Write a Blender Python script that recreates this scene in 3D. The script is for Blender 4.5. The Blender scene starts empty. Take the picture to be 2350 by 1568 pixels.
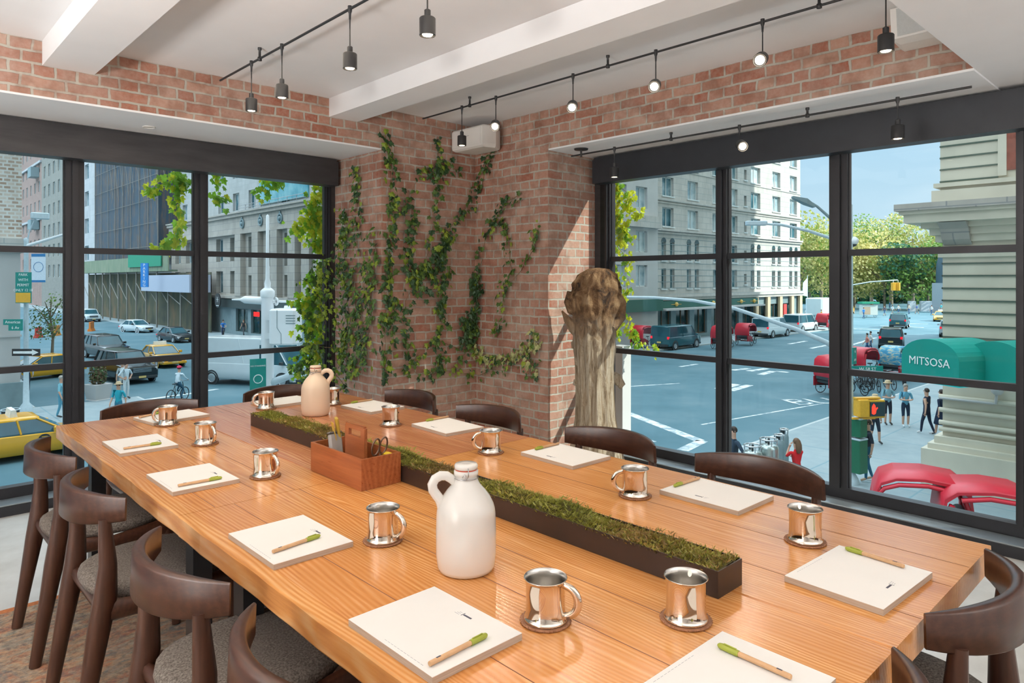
import bpy, math, random
from mathutils import Vector, Matrix
R = random.Random(7)
sc = bpy.context.scene
COL = sc.collection
PI = math.pi
# ------------------------------------------------------------------ camera facts (24 mm shift lens, level)
CA, SA = math.cos(math.radians(46.5)), math.sin(math.radians(46.5))
EYE = 1.45
G = -4.55            # street level below the first-floor room
TT = 0.75            # table top

def ray(px, py):
    l = (px - 1175) / 1580.0
    return Vector((CA + SA * l, SA - CA * l, (642 - py) / 1580.0))

def P(px, py, X=None, Y=None, Z=None, t=None):
    """world point seen at a place of the photograph, on a given plane or depth"""
    r = ray(px, py)
    if X is not None: t = X / r.x
    elif Y is not None: t = Y / r.y
    elif Z is not None: t = (Z - EYE) / r.z
    return Vector((r.x * t, r.y * t, EYE + r.z * t))

# ------------------------------------------------------------------ object helpers
def tag(o, label=None, cat=None, group=None, kind=None):
    if label: o['label'] = label
    if cat: o['category'] = cat
    if group: o['group'] = group
    if kind: o['kind'] = kind
    return o

def thing(name, label, cat, loc=(0, 0, 0), rotz=0.0, group=None):
    o = bpy.data.objects.new(name, None); COL.objects.link(o)
    o.empty_display_size = 0.1
    o.location = loc; o.rotation_euler = (0, 0, rotz)
    return tag(o, label, cat, group)

def copy_tree(o, parent=None):
    c = o.copy(); COL.objects.link(c); c.parent = parent
    for ch in list(o.children): copy_tree(ch, c)
    return c

def dup(root, label, loc=None, rotz=None, scale=None, group=None):
    c = copy_tree(root)
    c['label'] = label
    if loc is not None: c.location = loc
    if rotz is not None: c.rotation_euler = (0, 0, rotz)
    if scale is not None: c.scale = (scale,) * 3
    if group: c['group'] = group
    return c

class MB:
    def __init__(s): s.v = []; s.f = []; s.m = []; s.sm = []
    def add(s, vs, fs, mat=0, smooth=False, M=None):
        b = len(s.v)
        for p in vs:
            p = Vector(p)
            if M is not None: p = M @ p
            s.v.append((p.x, p.y, p.z))
        for q in fs:
            s.f.append(tuple(b + i for i in q)); s.m.append(mat); s.sm.append(smooth)
        return s
    def box(s, x0, x1, y0, y1, z0, z1, mat=0, M=None):
        vs = [(x0,y0,z0),(x1,y0,z0),(x1,y1,z0),(x0,y1,z0),(x0,y0,z1),(x1,y0,z1),(x1,y1,z1),(x0,y1,z1)]
        return s.add(vs, [(0,3,2,1),(4,5,6,7),(0,1,5,4),(1,2,6,5),(2,3,7,6),(3,0,4,7)], mat, False, M)
    def bevbox(s, x0, x1, y0, y1, z0, z1, b, mat=0, M=None):
        """box whose vertical and top edges are chamfered"""
        def ring(i, z): return [(x0+b+i,y0+i,z),(x1-b-i,y0+i,z),(x1-i,y0+b+i,z),(x1-i,y1-b-i,z),(x1-b-i,y1-i,z),(x0+b+i,y1-i,z),(x0+i,y1-b-i,z),(x0+i,y0+b+i,z)]
        return s.loft([ring(b*.6,z0), ring(0,z0+b*.6), ring(0,z1-b*.6), ring(b*.6,z1)], mat, False, True, M)
    def loft(s, rings, mat=0, smooth=True, caps=True, M=None, closed=True):
        n = len(rings[0]); vs = [p for r in rings for p in r]; fs = []
        for k in range(len(rings)-1):
            for i in range(n if closed else n-1):
                j = (i+1) % n
                fs.append((k*n+i, k*n+j, (k+1)*n+j, (k+1)*n+i))
        s.add(vs, fs, mat, smooth, M)
        if caps:
            s.add(rings[0], [tuple(reversed(range(n)))], mat, False, M)
            s.add(rings[-1], [tuple(range(n))], mat, False, M)
        return s
    def lathe(s, prof, n=24, mat=0, smooth=True, c=(0,0,0), caps=True, M=None):
        rings = [[(c[0]+r*math.cos(2*PI*i/n), c[1]+r*math.sin(2*PI*i/n), c[2]+z) for i in range(n)] for r, z in prof]
        return s.loft(rings, mat, smooth, caps, M)
    def tube(s, pts, r, n=8, mat=0, smooth=True, caps=True, M=None, flat=1.0):
        pts = [Vector(p) for p in pts]
        rs = r if isinstance(r, (list, tuple)) else [r]*len(pts)
        rings = []; up = None
        for k, p in enumerate(pts):
            d = (pts[min(k+1,len(pts)-1)] - pts[max(k-1,0)])
            if d.length < 1e-9: d = Vector((0,0,1))
            d.normalize()
            if up is None:
                a = Vector((0,0,1)) if abs(d.z) < .9 else Vector((1,0,0))
                u = d.cross(a).normalized()
            else:
                u = (up - d*up.dot(d)); u = u.normalized() if u.length > 1e-6 else d.orthogonal().normalized()
            up = u; w = d.cross(u)
            rings.append([tuple(p + u*math.cos(2*PI*i/n)*rs[k] + w*math.sin(2*PI*i/n)*rs[k]*flat) for i in range(n)])
        return s.loft(rings, mat, smooth, caps, M)
    def ball(s, c, r, n=12, k=7, mat=0, M=None, sc3=(1,1,1)):
        pr = [(max(1e-4, math.sin(PI*j/k)), -math.cos(PI*j/k)) for j in range(k+1)]
        rings = [[(c[0]+r*a*math.cos(2*PI*i/n)*sc3[0], c[1]+r*a*math.sin(2*PI*i/n)*sc3[1], c[2]+r*z*sc3[2]) for i in range(n)] for a, z in pr]
        return s.loft(rings, mat, True, False, M)
    def torus(s, c, R0, r, n=24, k=8, mat=0, axis='z', M=None, sy=1.0):
        rings = []
        for i in range(n+1):
            a = 2*PI*i/n; ring = []
            for j in range(k):
                b = 2*PI*j/k; q = R0 + r*math.cos(b); x, y, z = q*math.cos(a), q*math.sin(a)*sy, r*math.sin(b)
                if axis == 'y': x, y, z = x, z, y
                if axis == 'x': x, y, z = z, x, y
                ring.append((c[0]+x, c[1]+y, c[2]+z))
            rings.append(ring)
        return s.loft(rings, mat, True, False, M)
    def prism(s, poly, a0, a1, axis='y', mat=0, M=None, smooth=False):
        def q(p, a):
            if axis == 'y': return (p[0], a, p[1])
            if axis == 'x': return (a, p[0], p[1])
            return (p[0], p[1], a)
        return s.loft([[q(p,a0) for p in poly], [q(p,a1) for p in poly]], mat, smooth, True, M)
    def mesh(s, name, mats):
        me = bpy.data.meshes.new(name); me.from_pydata(s.v, [], s.f)
        for m in mats: me.materials.append(m)
        me.polygons.foreach_set('material_index', s.m)
        me.polygons.foreach_set('use_smooth', s.sm)
        me.update(); return me
    def build(s, name, mats, parent=None, loc=None, rot=None):
        if not isinstance(mats, (list, tuple)): mats = [mats]
        o = bpy.data.objects.new(name, s.mesh(name, mats)); COL.objects.link(o)
        if parent is not None: o.parent = parent
        if loc is not None: o.location = loc
        if rot is not None: o.rotation_euler = rot
        return o

def struct(name, mb, mats, parent=None):
    o = mb.build(name, mats, parent)
    if parent is None: o['kind'] = 'structure'
    return o

def obj(name, mesh, parent=None, loc=None, rot=None):
    o = bpy.data.objects.new(name, mesh); COL.objects.link(o)
    if parent is not None: o.parent = parent
    if loc is not None: o.location = loc
    if rot is not None: o.rotation_euler = rot
    return o

def lettering(s, size, mat, parent, M, name='lettering', depth=.002, align='CENTER', spacing=1.0):
    """text turned into a mesh; M places the text plane (x right, y up, z out)"""
    cu = bpy.data.curves.new('txt', 'FONT'); cu.body = s; cu.size = size; cu.extrude = depth
    cu.align_x = align; cu.align_y = 'CENTER'; cu.space_character = spacing; cu.resolution_u = 2
    t = bpy.data.objects.new('txt', cu); COL.objects.link(t)
    bpy.context.view_layer.update()
    me = bpy.data.meshes.new_from_object(t.evaluated_get(bpy.context.evaluated_depsgraph_get()))
    bpy.data.objects.remove(t); bpy.data.curves.remove(cu)
    me.materials.clear(); me.materials.append(mat); me.transform(M); me.name = name
    return obj(name, me, parent)

def frame(o, right, up):
    """matrix whose x = right, y = up, origin = o"""
    x = Vector(right).normalized(); y = Vector(up).normalized(); z = x.cross(y)
    return Matrix(((x.x,y.x,z.x,o[0]),(x.y,y.y,z.y,o[1]),(x.z,y.z,z.z,o[2]),(0,0,0,1)))

# ------------------------------------------------------------------ materials
class NT:
    def __init__(s, name):
        s.m = bpy.data.materials.new(name); s.m.use_nodes = True; s.t = s.m.node_tree; s.t.nodes.clear()
        s.out = s.n('ShaderNodeOutputMaterial')
    def n(s, typ, **kw):
        x = s.t.nodes.new(typ)
        for k, v in kw.items():
            if k in x.inputs: pass
            setattr(x, k, v)
        return x
    def l(s, a, b): s.t.links.new(a, b)
    def val(s, node, **kw):
        for k, v in kw.items(): node.inputs[k.replace('_', ' ')].default_value = v
        return node
    def ramp(s, fac, stops, interp='LINEAR'):
        r = s.n('ShaderNodeValToRGB'); e = r.color_ramp.elements; r.color_ramp.interpolation = interp
        while len(e) < len(stops): e.new(.5)
        for i, (p, c) in enumerate(stops): e[i].position = p; e[i].color = (*c, 1)
        s.l(fac, r.inputs[0]); return r.outputs[0]
    def noise(s, vec, scale, detail=4, rough=.55, dist=0.0):
        x = s.n('ShaderNodeTexNoise'); x.inputs['Scale'].default_value = scale; x.inputs['Detail'].default_value = detail
        x.inputs['Roughness'].default_value = rough; x.inputs['Distortion'].default_value = dist
        if vec is not None: s.l(vec, x.inputs['Vector'])
        return x
    def mapping(s, vec, scale=(1,1,1), loc=(0,0,0), rot=(0,0,0)):
        x = s.n('ShaderNodeMapping'); x.inputs['Scale'].default_value = scale; x.inputs['Location'].default_value = loc
        x.inputs['Rotation'].default_value = rot; s.l(vec, x.inputs['Vector']); return x.outputs[0]
    def mix(s, fac, a, b, mode='MIX'):
        x = s.n('ShaderNodeMix'); x.data_type = 'RGBA'; x.blend_type = mode
        for sock, v in ((x.inputs[0], fac), (x.inputs[6], a), (x.inputs[7], b)):
            if hasattr(v, 'is_linked'): s.l(v, sock)
            elif isinstance(v, (int, float)): sock.default_value = v
            else: sock.default_value = (*v, 1)
        return x.outputs[2]
    def math(s, op, a, b=None):
        x = s.n('ShaderNodeMath'); x.operation = op
        for i, v in enumerate((a, b)):
            if v is None: continue
            if hasattr(v, 'is_linked'): s.l(v, x.inputs[i])
            else: x.inputs[i].default_value = v
        return x.outputs[0]
    def bsdf(s, color, rough=.5, metal=0.0, bump=None, bstr=.3, bdist=.01, **kw):
        b = s.n('ShaderNodeBsdfPrincipled')
        if hasattr(color, 'is_linked'): s.l(color, b.inputs['Base Color'])
        else: b.inputs['Base Color'].default_value = (*color, 1)
        if hasattr(rough, 'is_linked'): s.l(rough, b.inputs['Roughness'])
        else: b.inputs['Roughness'].default_value = rough
        b.inputs['Metallic'].default_value = metal
        for k, v in kw.items(): b.inputs[k].default_value = v
        if bump is not None:
            u = s.n('ShaderNodeBump'); u.inputs['Strength'].default_value = bstr; u.inputs['Distance'].default_value = bdist
            s.l(bump, u.inputs['Height']); s.l(u.outputs[0], b.inputs['Normal'])
        s.l(b.outputs[0], s.out.inputs[0]); return s.m
    def coord(s, kind='Object'):
        return s.n('ShaderNodeTexCoord').outputs[kind]
    def pos(s): return s.n('ShaderNodeNewGeometry').outputs['Position']

def plain(name, color, rough=.5, metal=0.0, var=.08, scale=12.0, bstr=0.0, **kw):
    """procedural: base colour with a faint noise variation"""
    t = NT(name); c = t.coord(); n = t.noise(c, scale, 3)
    a = tuple(min(1, x*(1-var)) for x in color); b = tuple(min(1, x*(1+var)) for x in color)
    col = t.ramp(n.outputs[0], [(.3, a), (.7, b)])
    return t.bsdf(col, rough, metal, n.outputs[0] if bstr else None, bstr, .004, **kw)

def emis(name, color, strength):
    t = NT(name); e = t.n('ShaderNodeEmission'); e.inputs[0].default_value = (*color, 1); e.inputs[1].default_value = strength
    t.l(e.outputs[0], t.out.inputs[0]); return t.m

def brick_mat(name, axis, bw=.215, bh=.068, c1=(.29,.075,.035), c2=(.43,.23,.16), mort=(.40,.385,.33), lime=.38, seed=0.0, wobble=.021, squash=.5, sf=2, bump=.6):
    t = NT(name); p = t.pos()
    sx = t.n('ShaderNodeSeparateXYZ'); t.l(p, sx.inputs[0]); cb = t.n('ShaderNodeCombineXYZ')
    t.l(sx.outputs[0 if axis == 'x' else 1], cb.inputs[0]); t.l(sx.outputs[2], cb.inputs[1])
    wn = t.noise(p, 7.0/ (bw/.215), 2); ad = t.n('ShaderNodeVectorMath'); ad.operation = 'MULTIPLY_ADD'
    sb = t.n('ShaderNodeVectorMath'); sb.operation = 'SUBTRACT'; t.l(wn.outputs[1], sb.inputs[0]); sb.inputs[1].default_value = (.5,.5,.5)
    t.l(sb.outputs[0], ad.inputs[0]); ad.inputs[1].default_value = (wobble*1.6, wobble, 0); t.l(cb.outputs[0], ad.inputs[2])
    br = t.n('ShaderNodeTexBrick'); br.offset = .5; br.offset_frequency = 2; br.squash = squash; br.squash_frequency = sf
    t.l(ad.outputs[0], br.inputs['Vector'])
    br.inputs['Color1'].default_value = (*c1, 1); br.inputs['Color2'].default_value = (*c2, 1); br.inputs['Mortar'].default_value = (*mort, 1)
    br.inputs['Scale'].default_value = 1; br.inputs['Mortar Size'].default_value = .0078*(bh/.068); br.inputs['Mortar Smooth'].default_value = .25
    br.inputs['Bias'].default_value = .0; br.inputs['Brick Width'].default_value = bw; br.inputs['Row Height'].default_value = bh
    big = t.noise(p, 2.3, 4, .6); fine = t.noise(p, 38.0/(bw/.215), 5, .7)
    col = t.mix(t.ramp(fine.outputs[0], [(.35,(0,0,0)),(.75,(1,1,1))]), br.outputs[0], (.60,.50,.42))
    m0 = t.mix(.30, br.outputs[0], col)
    wash = t.ramp(big.outputs[0], [(.40,(0,0,0)),(.68,(lime,lime,lime))])
    c = t.mix(wash, m0, (.52,.46,.39)); c = t.mix(t.ramp(t.noise(p, 9, 3, .6).outputs[0], [(.45,(0,0,0)),(.62,(.45,.45,.45))]), c, (.20,.085,.05))
    hgt = t.math('SUBTRACT', t.math('MULTIPLY', fine.outputs[0], .35), br.outputs[1])
    return t.bsdf(c, .85, 0, hgt, bump, .006)

def wood_mat(name, dark, mid, light, plank=.182, rough=.32, along='y', ring=34.0, obj_space=False, varamt=.35, coat=.0, wv=.55):
    t = NT(name); p = t.coord() if obj_space else t.pos()
    sx = t.n('ShaderNodeSeparateXYZ'); t.l(p, sx.inputs[0])
    ax, ay = (0, 1) if along == 'y' else (1, 0)
    if along == 'z': ax, ay = 0, 2
    pl = t.math('FLOOR', t.math('DIVIDE', sx.outputs[ax], plank))
    wn = t.n('ShaderNodeTexWhiteNoise'); wn.noise_dimensions = '1D'; t.l(pl, wn.inputs['W'])
    cb = t.n('ShaderNodeCombineXYZ')
    t.l(sx.outputs[ax], cb.inputs[0])
    t.l(t.math('ADD', t.math('MULTIPLY', sx.outputs[ay], .13), t.math('MULTIPLY', wn.outputs[0], 7.0)), cb.inputs[1])
    t.l(t.math('MULTIPLY', sx.outputs[2 if along != 'z' else 1], .6), cb.inputs[2])
    warp = t.noise(cb.outputs[0], 5.5, 2, .5)
    w = t.n('ShaderNodeTexWave'); w.wave_type = 'BANDS'; w.bands_direction = 'X'; w.inputs['Scale'].default_value = ring*.35
    w.inputs['Distortion'].default_value = 0; w.inputs['Detail'].default_value = 0
    a2 = t.n('ShaderNodeVectorMath'); a2.operation = 'MULTIPLY_ADD'; t.l(warp.outputs[1], a2.inputs[0]); a2.inputs[1].default_value = (.16,.0,.0); t.l(cb.outputs[0], a2.inputs[2])
    t.l(a2.outputs[0], w.inputs['Vector'])
    fib = t.noise(t.mapping(p, (90,5,90) if along == 'y' else ((5,90,90) if along == 'x' else (90,90,5))), 1.0, 4, .65)
    g = t.math('ADD', t.math('MULTIPLY', w.outputs[1], wv), t.math('MULTIPLY', fib.outputs[0], 1.1-wv))
    col = t.ramp(g, [(.22, dark), (.5, mid), (.8, light)])
    tint = t.ramp(wn.outputs[0], [(0, tuple(1-varamt*x for x in (.6,1,1.1))), (1, (1,1,1))])
    col = t.mix(1.0, col, tint, 'MULTIPLY')
    if not obj_space:
        stk = t.noise(t.mapping(p, (16,1.1,4)), 1.0, 4, .6, 1.5); col = t.mix(t.ramp(stk.outputs[0], [(.44,(.55,.55,.55)),(.60,(0,0,0))]), col, t.mix(.45, dark, mid))
    blot = t.noise(p, 2.2, 3, .5)
    col = t.mix(t.math('MULTIPLY', blot.outputs[0], .35), col, mid)
    if not obj_space:
        kn = t.noise(t.mapping(p, (1,.45,1)), 3.7, 2, .5); col = t.mix(t.ramp(kn.outputs[0], [(.66,(0,0,0)),(.74,(.75,.75,.75))]), col, dark)
    rr = t.math('ADD', t.math('MULTIPLY', fib.outputs[0], .16), rough-.08)
    return t.bsdf(col, rr, 0, g, .12, .002, **({'Coat Weight': coat, 'Coat Roughness': .2} if coat else {}))

def noise_mat(name, stops, scale=6, detail=6, rough=.7, stretch=(1,1,1), bstr=.2, bdist=.01, metal=0, dist=0.0, world=False, **kw):
    t = NT(name); c = t.mapping(t.pos() if world else t.coord(), stretch); n = t.noise(c, scale, detail, .6, dist)
    return t.bsdf(t.ramp(n.outputs[0], stops), rough, metal, n.outputs[0], bstr, bdist, **kw)

def glass_mat(name, tint, ior=1.45):
    t = NT(name); tr = t.n('ShaderNodeBsdfTransparent'); tr.inputs[0].default_value = (*tint, 1)
    gl = t.n('ShaderNodeBsdfGlossy'); gl.inputs['Roughness'].default_value = .0; gl.inputs[0].default_value = (.9,.95,1,1)
    fr = t.n('ShaderNodeFresnel'); fr.inputs[0].default_value = ior
    mx = t.n('ShaderNodeMixShader'); t.l(t.math('MULTIPLY', fr.outputs[0], .22), mx.inputs[0]); t.l(tr.outputs[0], mx.inputs[1]); t.l(gl.outputs[0], mx.inputs[2])
    t.l(mx.outputs[0], t.out.inputs[0]); return t.m

def leaf_mat(name, a, b, trans=.35):
    t = NT(name); n = t.noise(t.pos(), 9.0, 2); col = t.ramp(n.outputs[0], [(.3, a), (.7, b)])
    d = t.n('ShaderNodeBsdfPrincipled'); t.l(col, d.inputs['Base Color']); d.inputs['Roughness'].default_value = .42
    tl = t.n('ShaderNodeBsdfTranslucent'); t.l(col, tl.inputs[0])
    mx = t.n('ShaderNodeMixShader'); mx.inputs[0].default_value = trans; t.l(d.outputs[0], mx.inputs[1]); t.l(tl.outputs[0], mx.inputs[2])
    t.l(mx.outputs[0], t.out.inputs[0]); return t.m

M = {}
M['plaster'] = plain('white_plaster', (.82,.82,.825), .75, var=.02, scale=3)
M['plaster_soffit'] = plain('white_soffit_plaster', (.88,.89,.90), .7, var=.02, scale=3)
M['brick_x'] = brick_mat('old_brick_x', 'x')
M['brick_y'] = brick_mat('old_brick_y', 'y')
M['black_steel'] = plain('black_window_steel', (.022,.022,.026), .42, .3, var=.15, scale=5)
M['bronze'] = noise_mat('dark_bronze_steel', [(.3,(.028,.027,.029)),(.7,(.048,.046,.048))], 3, 5, .42, (1,1,6), .05, .002, .15)
M['ledge'] = plain('brushed_sill_steel', (.42,.47,.50), .28, .75, var=.1, scale=6)
M['pane'] = glass_mat('window_glass', (.93,.985,.995))
M['floor'] = noise_mat('polished_concrete', [(.3,(.56,.54,.50)),(.55,(.66,.645,.61)),(.75,(.72,.71,.68))], 5, 9, .28, (1,1,1), .03, .002)
M['table'] = wood_mat('pine_table_wood', (.40,.135,.03), (.66,.29,.08), (.80,.47,.20), rough=.23, varamt=.28, ring=80, wv=.40)
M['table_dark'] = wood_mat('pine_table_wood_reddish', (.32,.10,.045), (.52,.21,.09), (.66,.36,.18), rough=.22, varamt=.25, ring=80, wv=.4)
M['walnut'] = wood_mat('dark_walnut', (.020,.0065,.0035), (.042,.015,.008), (.075,.030,.017), plank=3.0, rough=.33, obj_space=True, ring=50, varamt=.1, wv=.12)
M['walnut_z'] = wood_mat('dark_walnut_upright', (.022,.007,.0035), (.043,.015,.0075), (.072,.028,.014), plank=3.0, rough=.36, along='z', obj_space=True, varamt=.1, wv=.15)
M['cherry'] = wood_mat('cherry_box_wood', (.17,.045,.014), (.29,.085,.028), (.38,.13,.05), plank=3.0, rough=.3, obj_space=True, ring=40, varamt=.1, wv=.25)
M['tweed'] = noise_mat('brown_tweed', [(.35,(.05,.038,.03)),(.5,(.115,.095,.078)),(.7,(.20,.17,.145))], 190, 2, .95, (1,1,1), .4, .002)
M['tableleg'] = plain('black_table_steel', (.02,.02,.022), .4, .4)
M['trough'] = plain('dark_brown_trough', (.032,.020,.016), .35, .3, var=.1)
M['paper'] = plain('white_paper', (.86,.845,.82), .8, var=.01)
M['paper_edge'] = noise_mat('paper_stack_edge', [(.3,(.38,.30,.23)),(.7,(.52,.44,.36))], 400, 2, .9, (.02,.02,1), .1, .001)  # sides of white paper tinted brown for the table's reflection
M['ink'] = plain('dark_print_ink', (.05,.05,.07), .8)
M['ink_grey'] = plain('grey_print_ink', (.35,.35,.38), .8)
M['penwood'] = plain('kraft_pen_barrel', (.56,.33,.17), .6, scale=60)
M['pengreen'] = plain('olive_pen_cap', (.27,.30,.03), .45)
M['steel'] = plain('polished_steel', (.76,.67,.58), .05, 1.0, var=.02, scale=2)
M['steel_in'] = plain('brushed_steel_inside', (.62,.60,.57), .24, 1.0, var=.05, scale=30)
M['leather'] = noise_mat('tan_leather', [(.3,(.18,.07,.03)),(.7,(.30,.13,.06))], 90, 3, .6, (1,1,1), .3, .001)
M['ceramic'] = plain('white_ceramic', (.80,.78,.74), .16, var=.015, scale=8, **{'Coat Weight': .5})
M['stoneware'] = plain('cream_stoneware', (.78,.62,.46), .3, var=.02, scale=8)
M['wire'] = plain('steel_wire', (.45,.45,.46), .25, 1.0)
M['rubber'] = plain('red_rubber', (.50,.07,.03), .6)
M['lamp'] = plain('graphite_lamp_metal', (.045,.045,.047), .45, .5)
M['bulb'] = emis('warm_bulb', (1.0,.80,.55), 9.0)
M['bulb_on'] = emis('bright_bulb', (1.0,.84,.62), 40.0)
M['spk'] = plain('white_speaker_plastic', (.78,.76,.72), .5, var=.02)
M['spk_grey'] = plain('grey_speaker_cloth', (.50,.52,.51), .8, var=.04, scale=80)
M['stem'] = noise_mat('ivy_stem', [(.3,(.16,.10,.05)),(.7,(.32,.22,.12))], 30, 3, .8)
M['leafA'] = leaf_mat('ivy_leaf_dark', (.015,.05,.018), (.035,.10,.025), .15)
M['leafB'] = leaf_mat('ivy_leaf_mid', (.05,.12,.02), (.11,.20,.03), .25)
M['leafC'] = leaf_mat('ivy_leaf_light', (.20,.30,.03), (.36,.46,.05), .35)
M['leafV'] = leaf_mat('ivy_leaf_variegated', (.30,.34,.12), (.62,.62,.30), .25)
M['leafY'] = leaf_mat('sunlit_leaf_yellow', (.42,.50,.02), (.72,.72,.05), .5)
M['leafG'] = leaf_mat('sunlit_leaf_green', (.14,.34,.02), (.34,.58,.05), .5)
M['ruler'] = plain('yellow_ruler', (.55,.33,.04), .5)
M['grey_case'] = plain('grey_leather_case', (.30,.28,.26), .5)
# ================================================================== the room shell
WY, WX = 5.34, 4.507          # inner faces of the left and right windows
BY, BX = 4.60, 3.918          # brick faces of the left and right walls
CZ, SZ = 2.785, 2.465         # ceiling, window soffit
mb = MB(); mb.box(-4, 4.7, -4, 5.55, -.15, 0); struct('floor', mb, M['floor'])
mb = MB(); mb.box(-4, 4.7, -4, 5.55, CZ, CZ+.25); struct('ceiling', mb, M['plaster'])
# brick corner pier between the two windows (faces take the brick that runs their way)
def brick_box(name, x0, x1, y0, y1, z0, z1):
    b = MB(); b.box(x0, x1, y0, y1, z0, z1)
    b.m = [0, 0, 0, 1, 0, 1]
    return struct(name, b, [M['brick_x'], M['brick_y']])
brick_box('wall_corner', 2.96, 4.62, BY, 5.46, 0, CZ)
brick_box('wall_corner_return', BX, 4.62, 3.718, BY, 0, CZ)
brick_box('wall_left', -4, 2.96, BY, 5.46, SZ+.012, CZ)
brick_box('wall_right', BX, 4.62, .88, 3.718, SZ+.012, CZ)
mb = MB(); mb.box(-4, 2.96, BY+.004, WY, SZ, SZ+.012); struct('trim_1', mb, M['plaster_soffit'])
mb = MB(); mb.box(BX+.004, WX, .88, 3.718, SZ, SZ+.012); struct('trim_2', mb, M['plaster_soffit'])
# ceiling beams and the lowered ceiling near the camera
for n, (a, b) in enumerate(((.744, 1.0), (2.51, 2.746), (-1.02, -.77))):
    mb = MB(); mb.box(a, b, .88, BY, 2.648, CZ); struct('trim_%d' % (3+n), mb, M['plaster'])
mb = MB(); mb.box(-4, 4.62, -4, .88, 2.475, CZ); struct('trim_6', mb, M['plaster'])
# solid wall beyond the right window and the walls behind the camera
mb = MB(); mb.box(WX, 4.62, -4, .30, 0, CZ); struct('wall_right_end', mb, M['plaster'])
mb = MB(); mb.box(-4.15, -4, -4, 5.46, 0, CZ); struct('wall_back', mb, M['plaster'])
mb = MB(); mb.box(-4.15, 4.62, -4.15, -4, 0, CZ); struct('wall_near', mb, M['plaster'])

# ---- windows: frame bars, mullions and real panes
def steel_window(name, axis, spans, zs, jamb0, jamb1, lo=.067, hi=2.40):
    """axis 'x': window runs along X on plane Y=WY ; 'y': runs along Y on plane X=WX. spans = mullions (centre, width)"""
    root = bpy.data.objects.new(name, None); COL.objects.link(root); root['kind'] = 'structure'
    def bx(m, u0, u1, d0, d1, z0, z1, mat=0):
        if axis == 'x': m.box(u0, u1, WY+d0, WY+d1, z0, z1, mat)
        else: m.box(WX+d0, WX+d1, u0, u1, z0, z1, mat)
    a, b = jamb0, jamb1
    f = MB(); bx(f, a-.06, b+.06, 0, .075, lo, .135); bx(f, a-.06, b+.06, 0, .075, hi-.03, hi+.065); f.build('window_frame', M['black_steel'], root)
    for (c, w) in [(a, .05), (b, .05)] + list(spans):
        m = MB(); bx(m, c-w/2, c+w/2, .0, .075, .135, hi-.03); bx(m, c-w/6, c+w/6, -.022, 0, .135, hi-.03)
        bx(m, c-w/2-.008, c-w/2, .02, .045, .135, hi-.03); bx(m, c+w/2, c+w/2+.008, .02, .045, .135, hi-.03)
        m.build('mullion', M['black_steel'], root)
    es = [a] + [c for c, w in spans] + [b]; ws = [.05] + [w for c, w in spans] + [.05]
    for i in range(len(es)-1):
        u0, u1 = es[i]+ws[i]/2, es[i+1]-ws[i+1]/2
        for z in zs:
            m = MB(); bx(m, u0, u1, .012, .06, z-.02, z+.02); m.build('glazing_bar', M['black_steel'], root)
        lev = [.135] + list(zs) + [hi-.03]
        for k in range(len(lev)-1):
            m = MB(); bx(m, u0+.002, u1-.002, .030, .038, lev[k]+(.02 if k else 0), lev[k+1]-(.02 if k < len(lev)-2 else 0))
            m.build('window_pane', M['pane'], root)
    return root
steel_window('window_1', 'x', [(-2.25,.1),(-1.43,.1),(-.6,.1),(.2,.1),(1.045,.105),(1.862,.095)], (.877, 1.645), -3.0, 2.915)
steel_window('window_2', 'y', [(1.745,.11),(2.562,.085)], (.866, 1.62), .79, 3.60)
# dark jamb panels at the ends
mb = MB(); mb.box(2.925, 2.96, WY-.02, WY+.1, .067, SZ); struct('trim_7', mb, M['bronze'])
mb = MB(); mb.box(WX-.01, WX+.1, .30, .765, .067, SZ); mb.box(WX-.05, WX-.01, .30, .36, .067, SZ); mb.box(WX-.03, WX-.01, .60, .63, .067, SZ); struct('trim_8', mb, M['black_steel'])
mb = MB(); mb.box(WX-.02, WX+.1, 3.66, 3.718, .067, SZ); struct('trim_9', mb, M['bronze'])
# roller-blind pelmets (dark bronze boxes above the glass)
def pelmet(name, x0, x1, y0, y1, z0, z1, label, mat):
    b = MB(); b.box(x0, x1, y0, y1, z0, z1-.012); b.box(x0+.01, x1-.01, y0+.01, y1-.01, z1-.012, z1+.008)
    o = b.build(name, mat); return tag(o, label, 'blind box')
pelmet('blind_box', -3.5, 2.925, 5.20, 5.335, 2.240, 2.452, 'long dark bronze blind box above the left window', M['bronze'])
pelmet('blind_box', 4.385, 4.50, .30, 3.66, 2.240, 2.445, 'long dark bronze blind box above the right window', plain('slate_blind_box', (.024,.027,.033), .45, .1))
# sill kerbs
mb = MB(); mb.box(-4, 2.96, 5.18, 5.46, 0, .062); struct('trim_10', mb, M['black_steel'])
mb = MB(); mb.box(-4, 2.96, 5.185, 5.335, .062, .069); struct('trim_11', mb, M['ledge'])
mb = MB(); mb.box(4.352, 4.62, .30, 3.718, 0, .062); struct('trim_12', mb, M['black_steel'])
mb = MB(); mb.box(4.357, 4.50, .30, 3.715, .062, .069); struct('trim_13', mb, M['ledge'])
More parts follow.
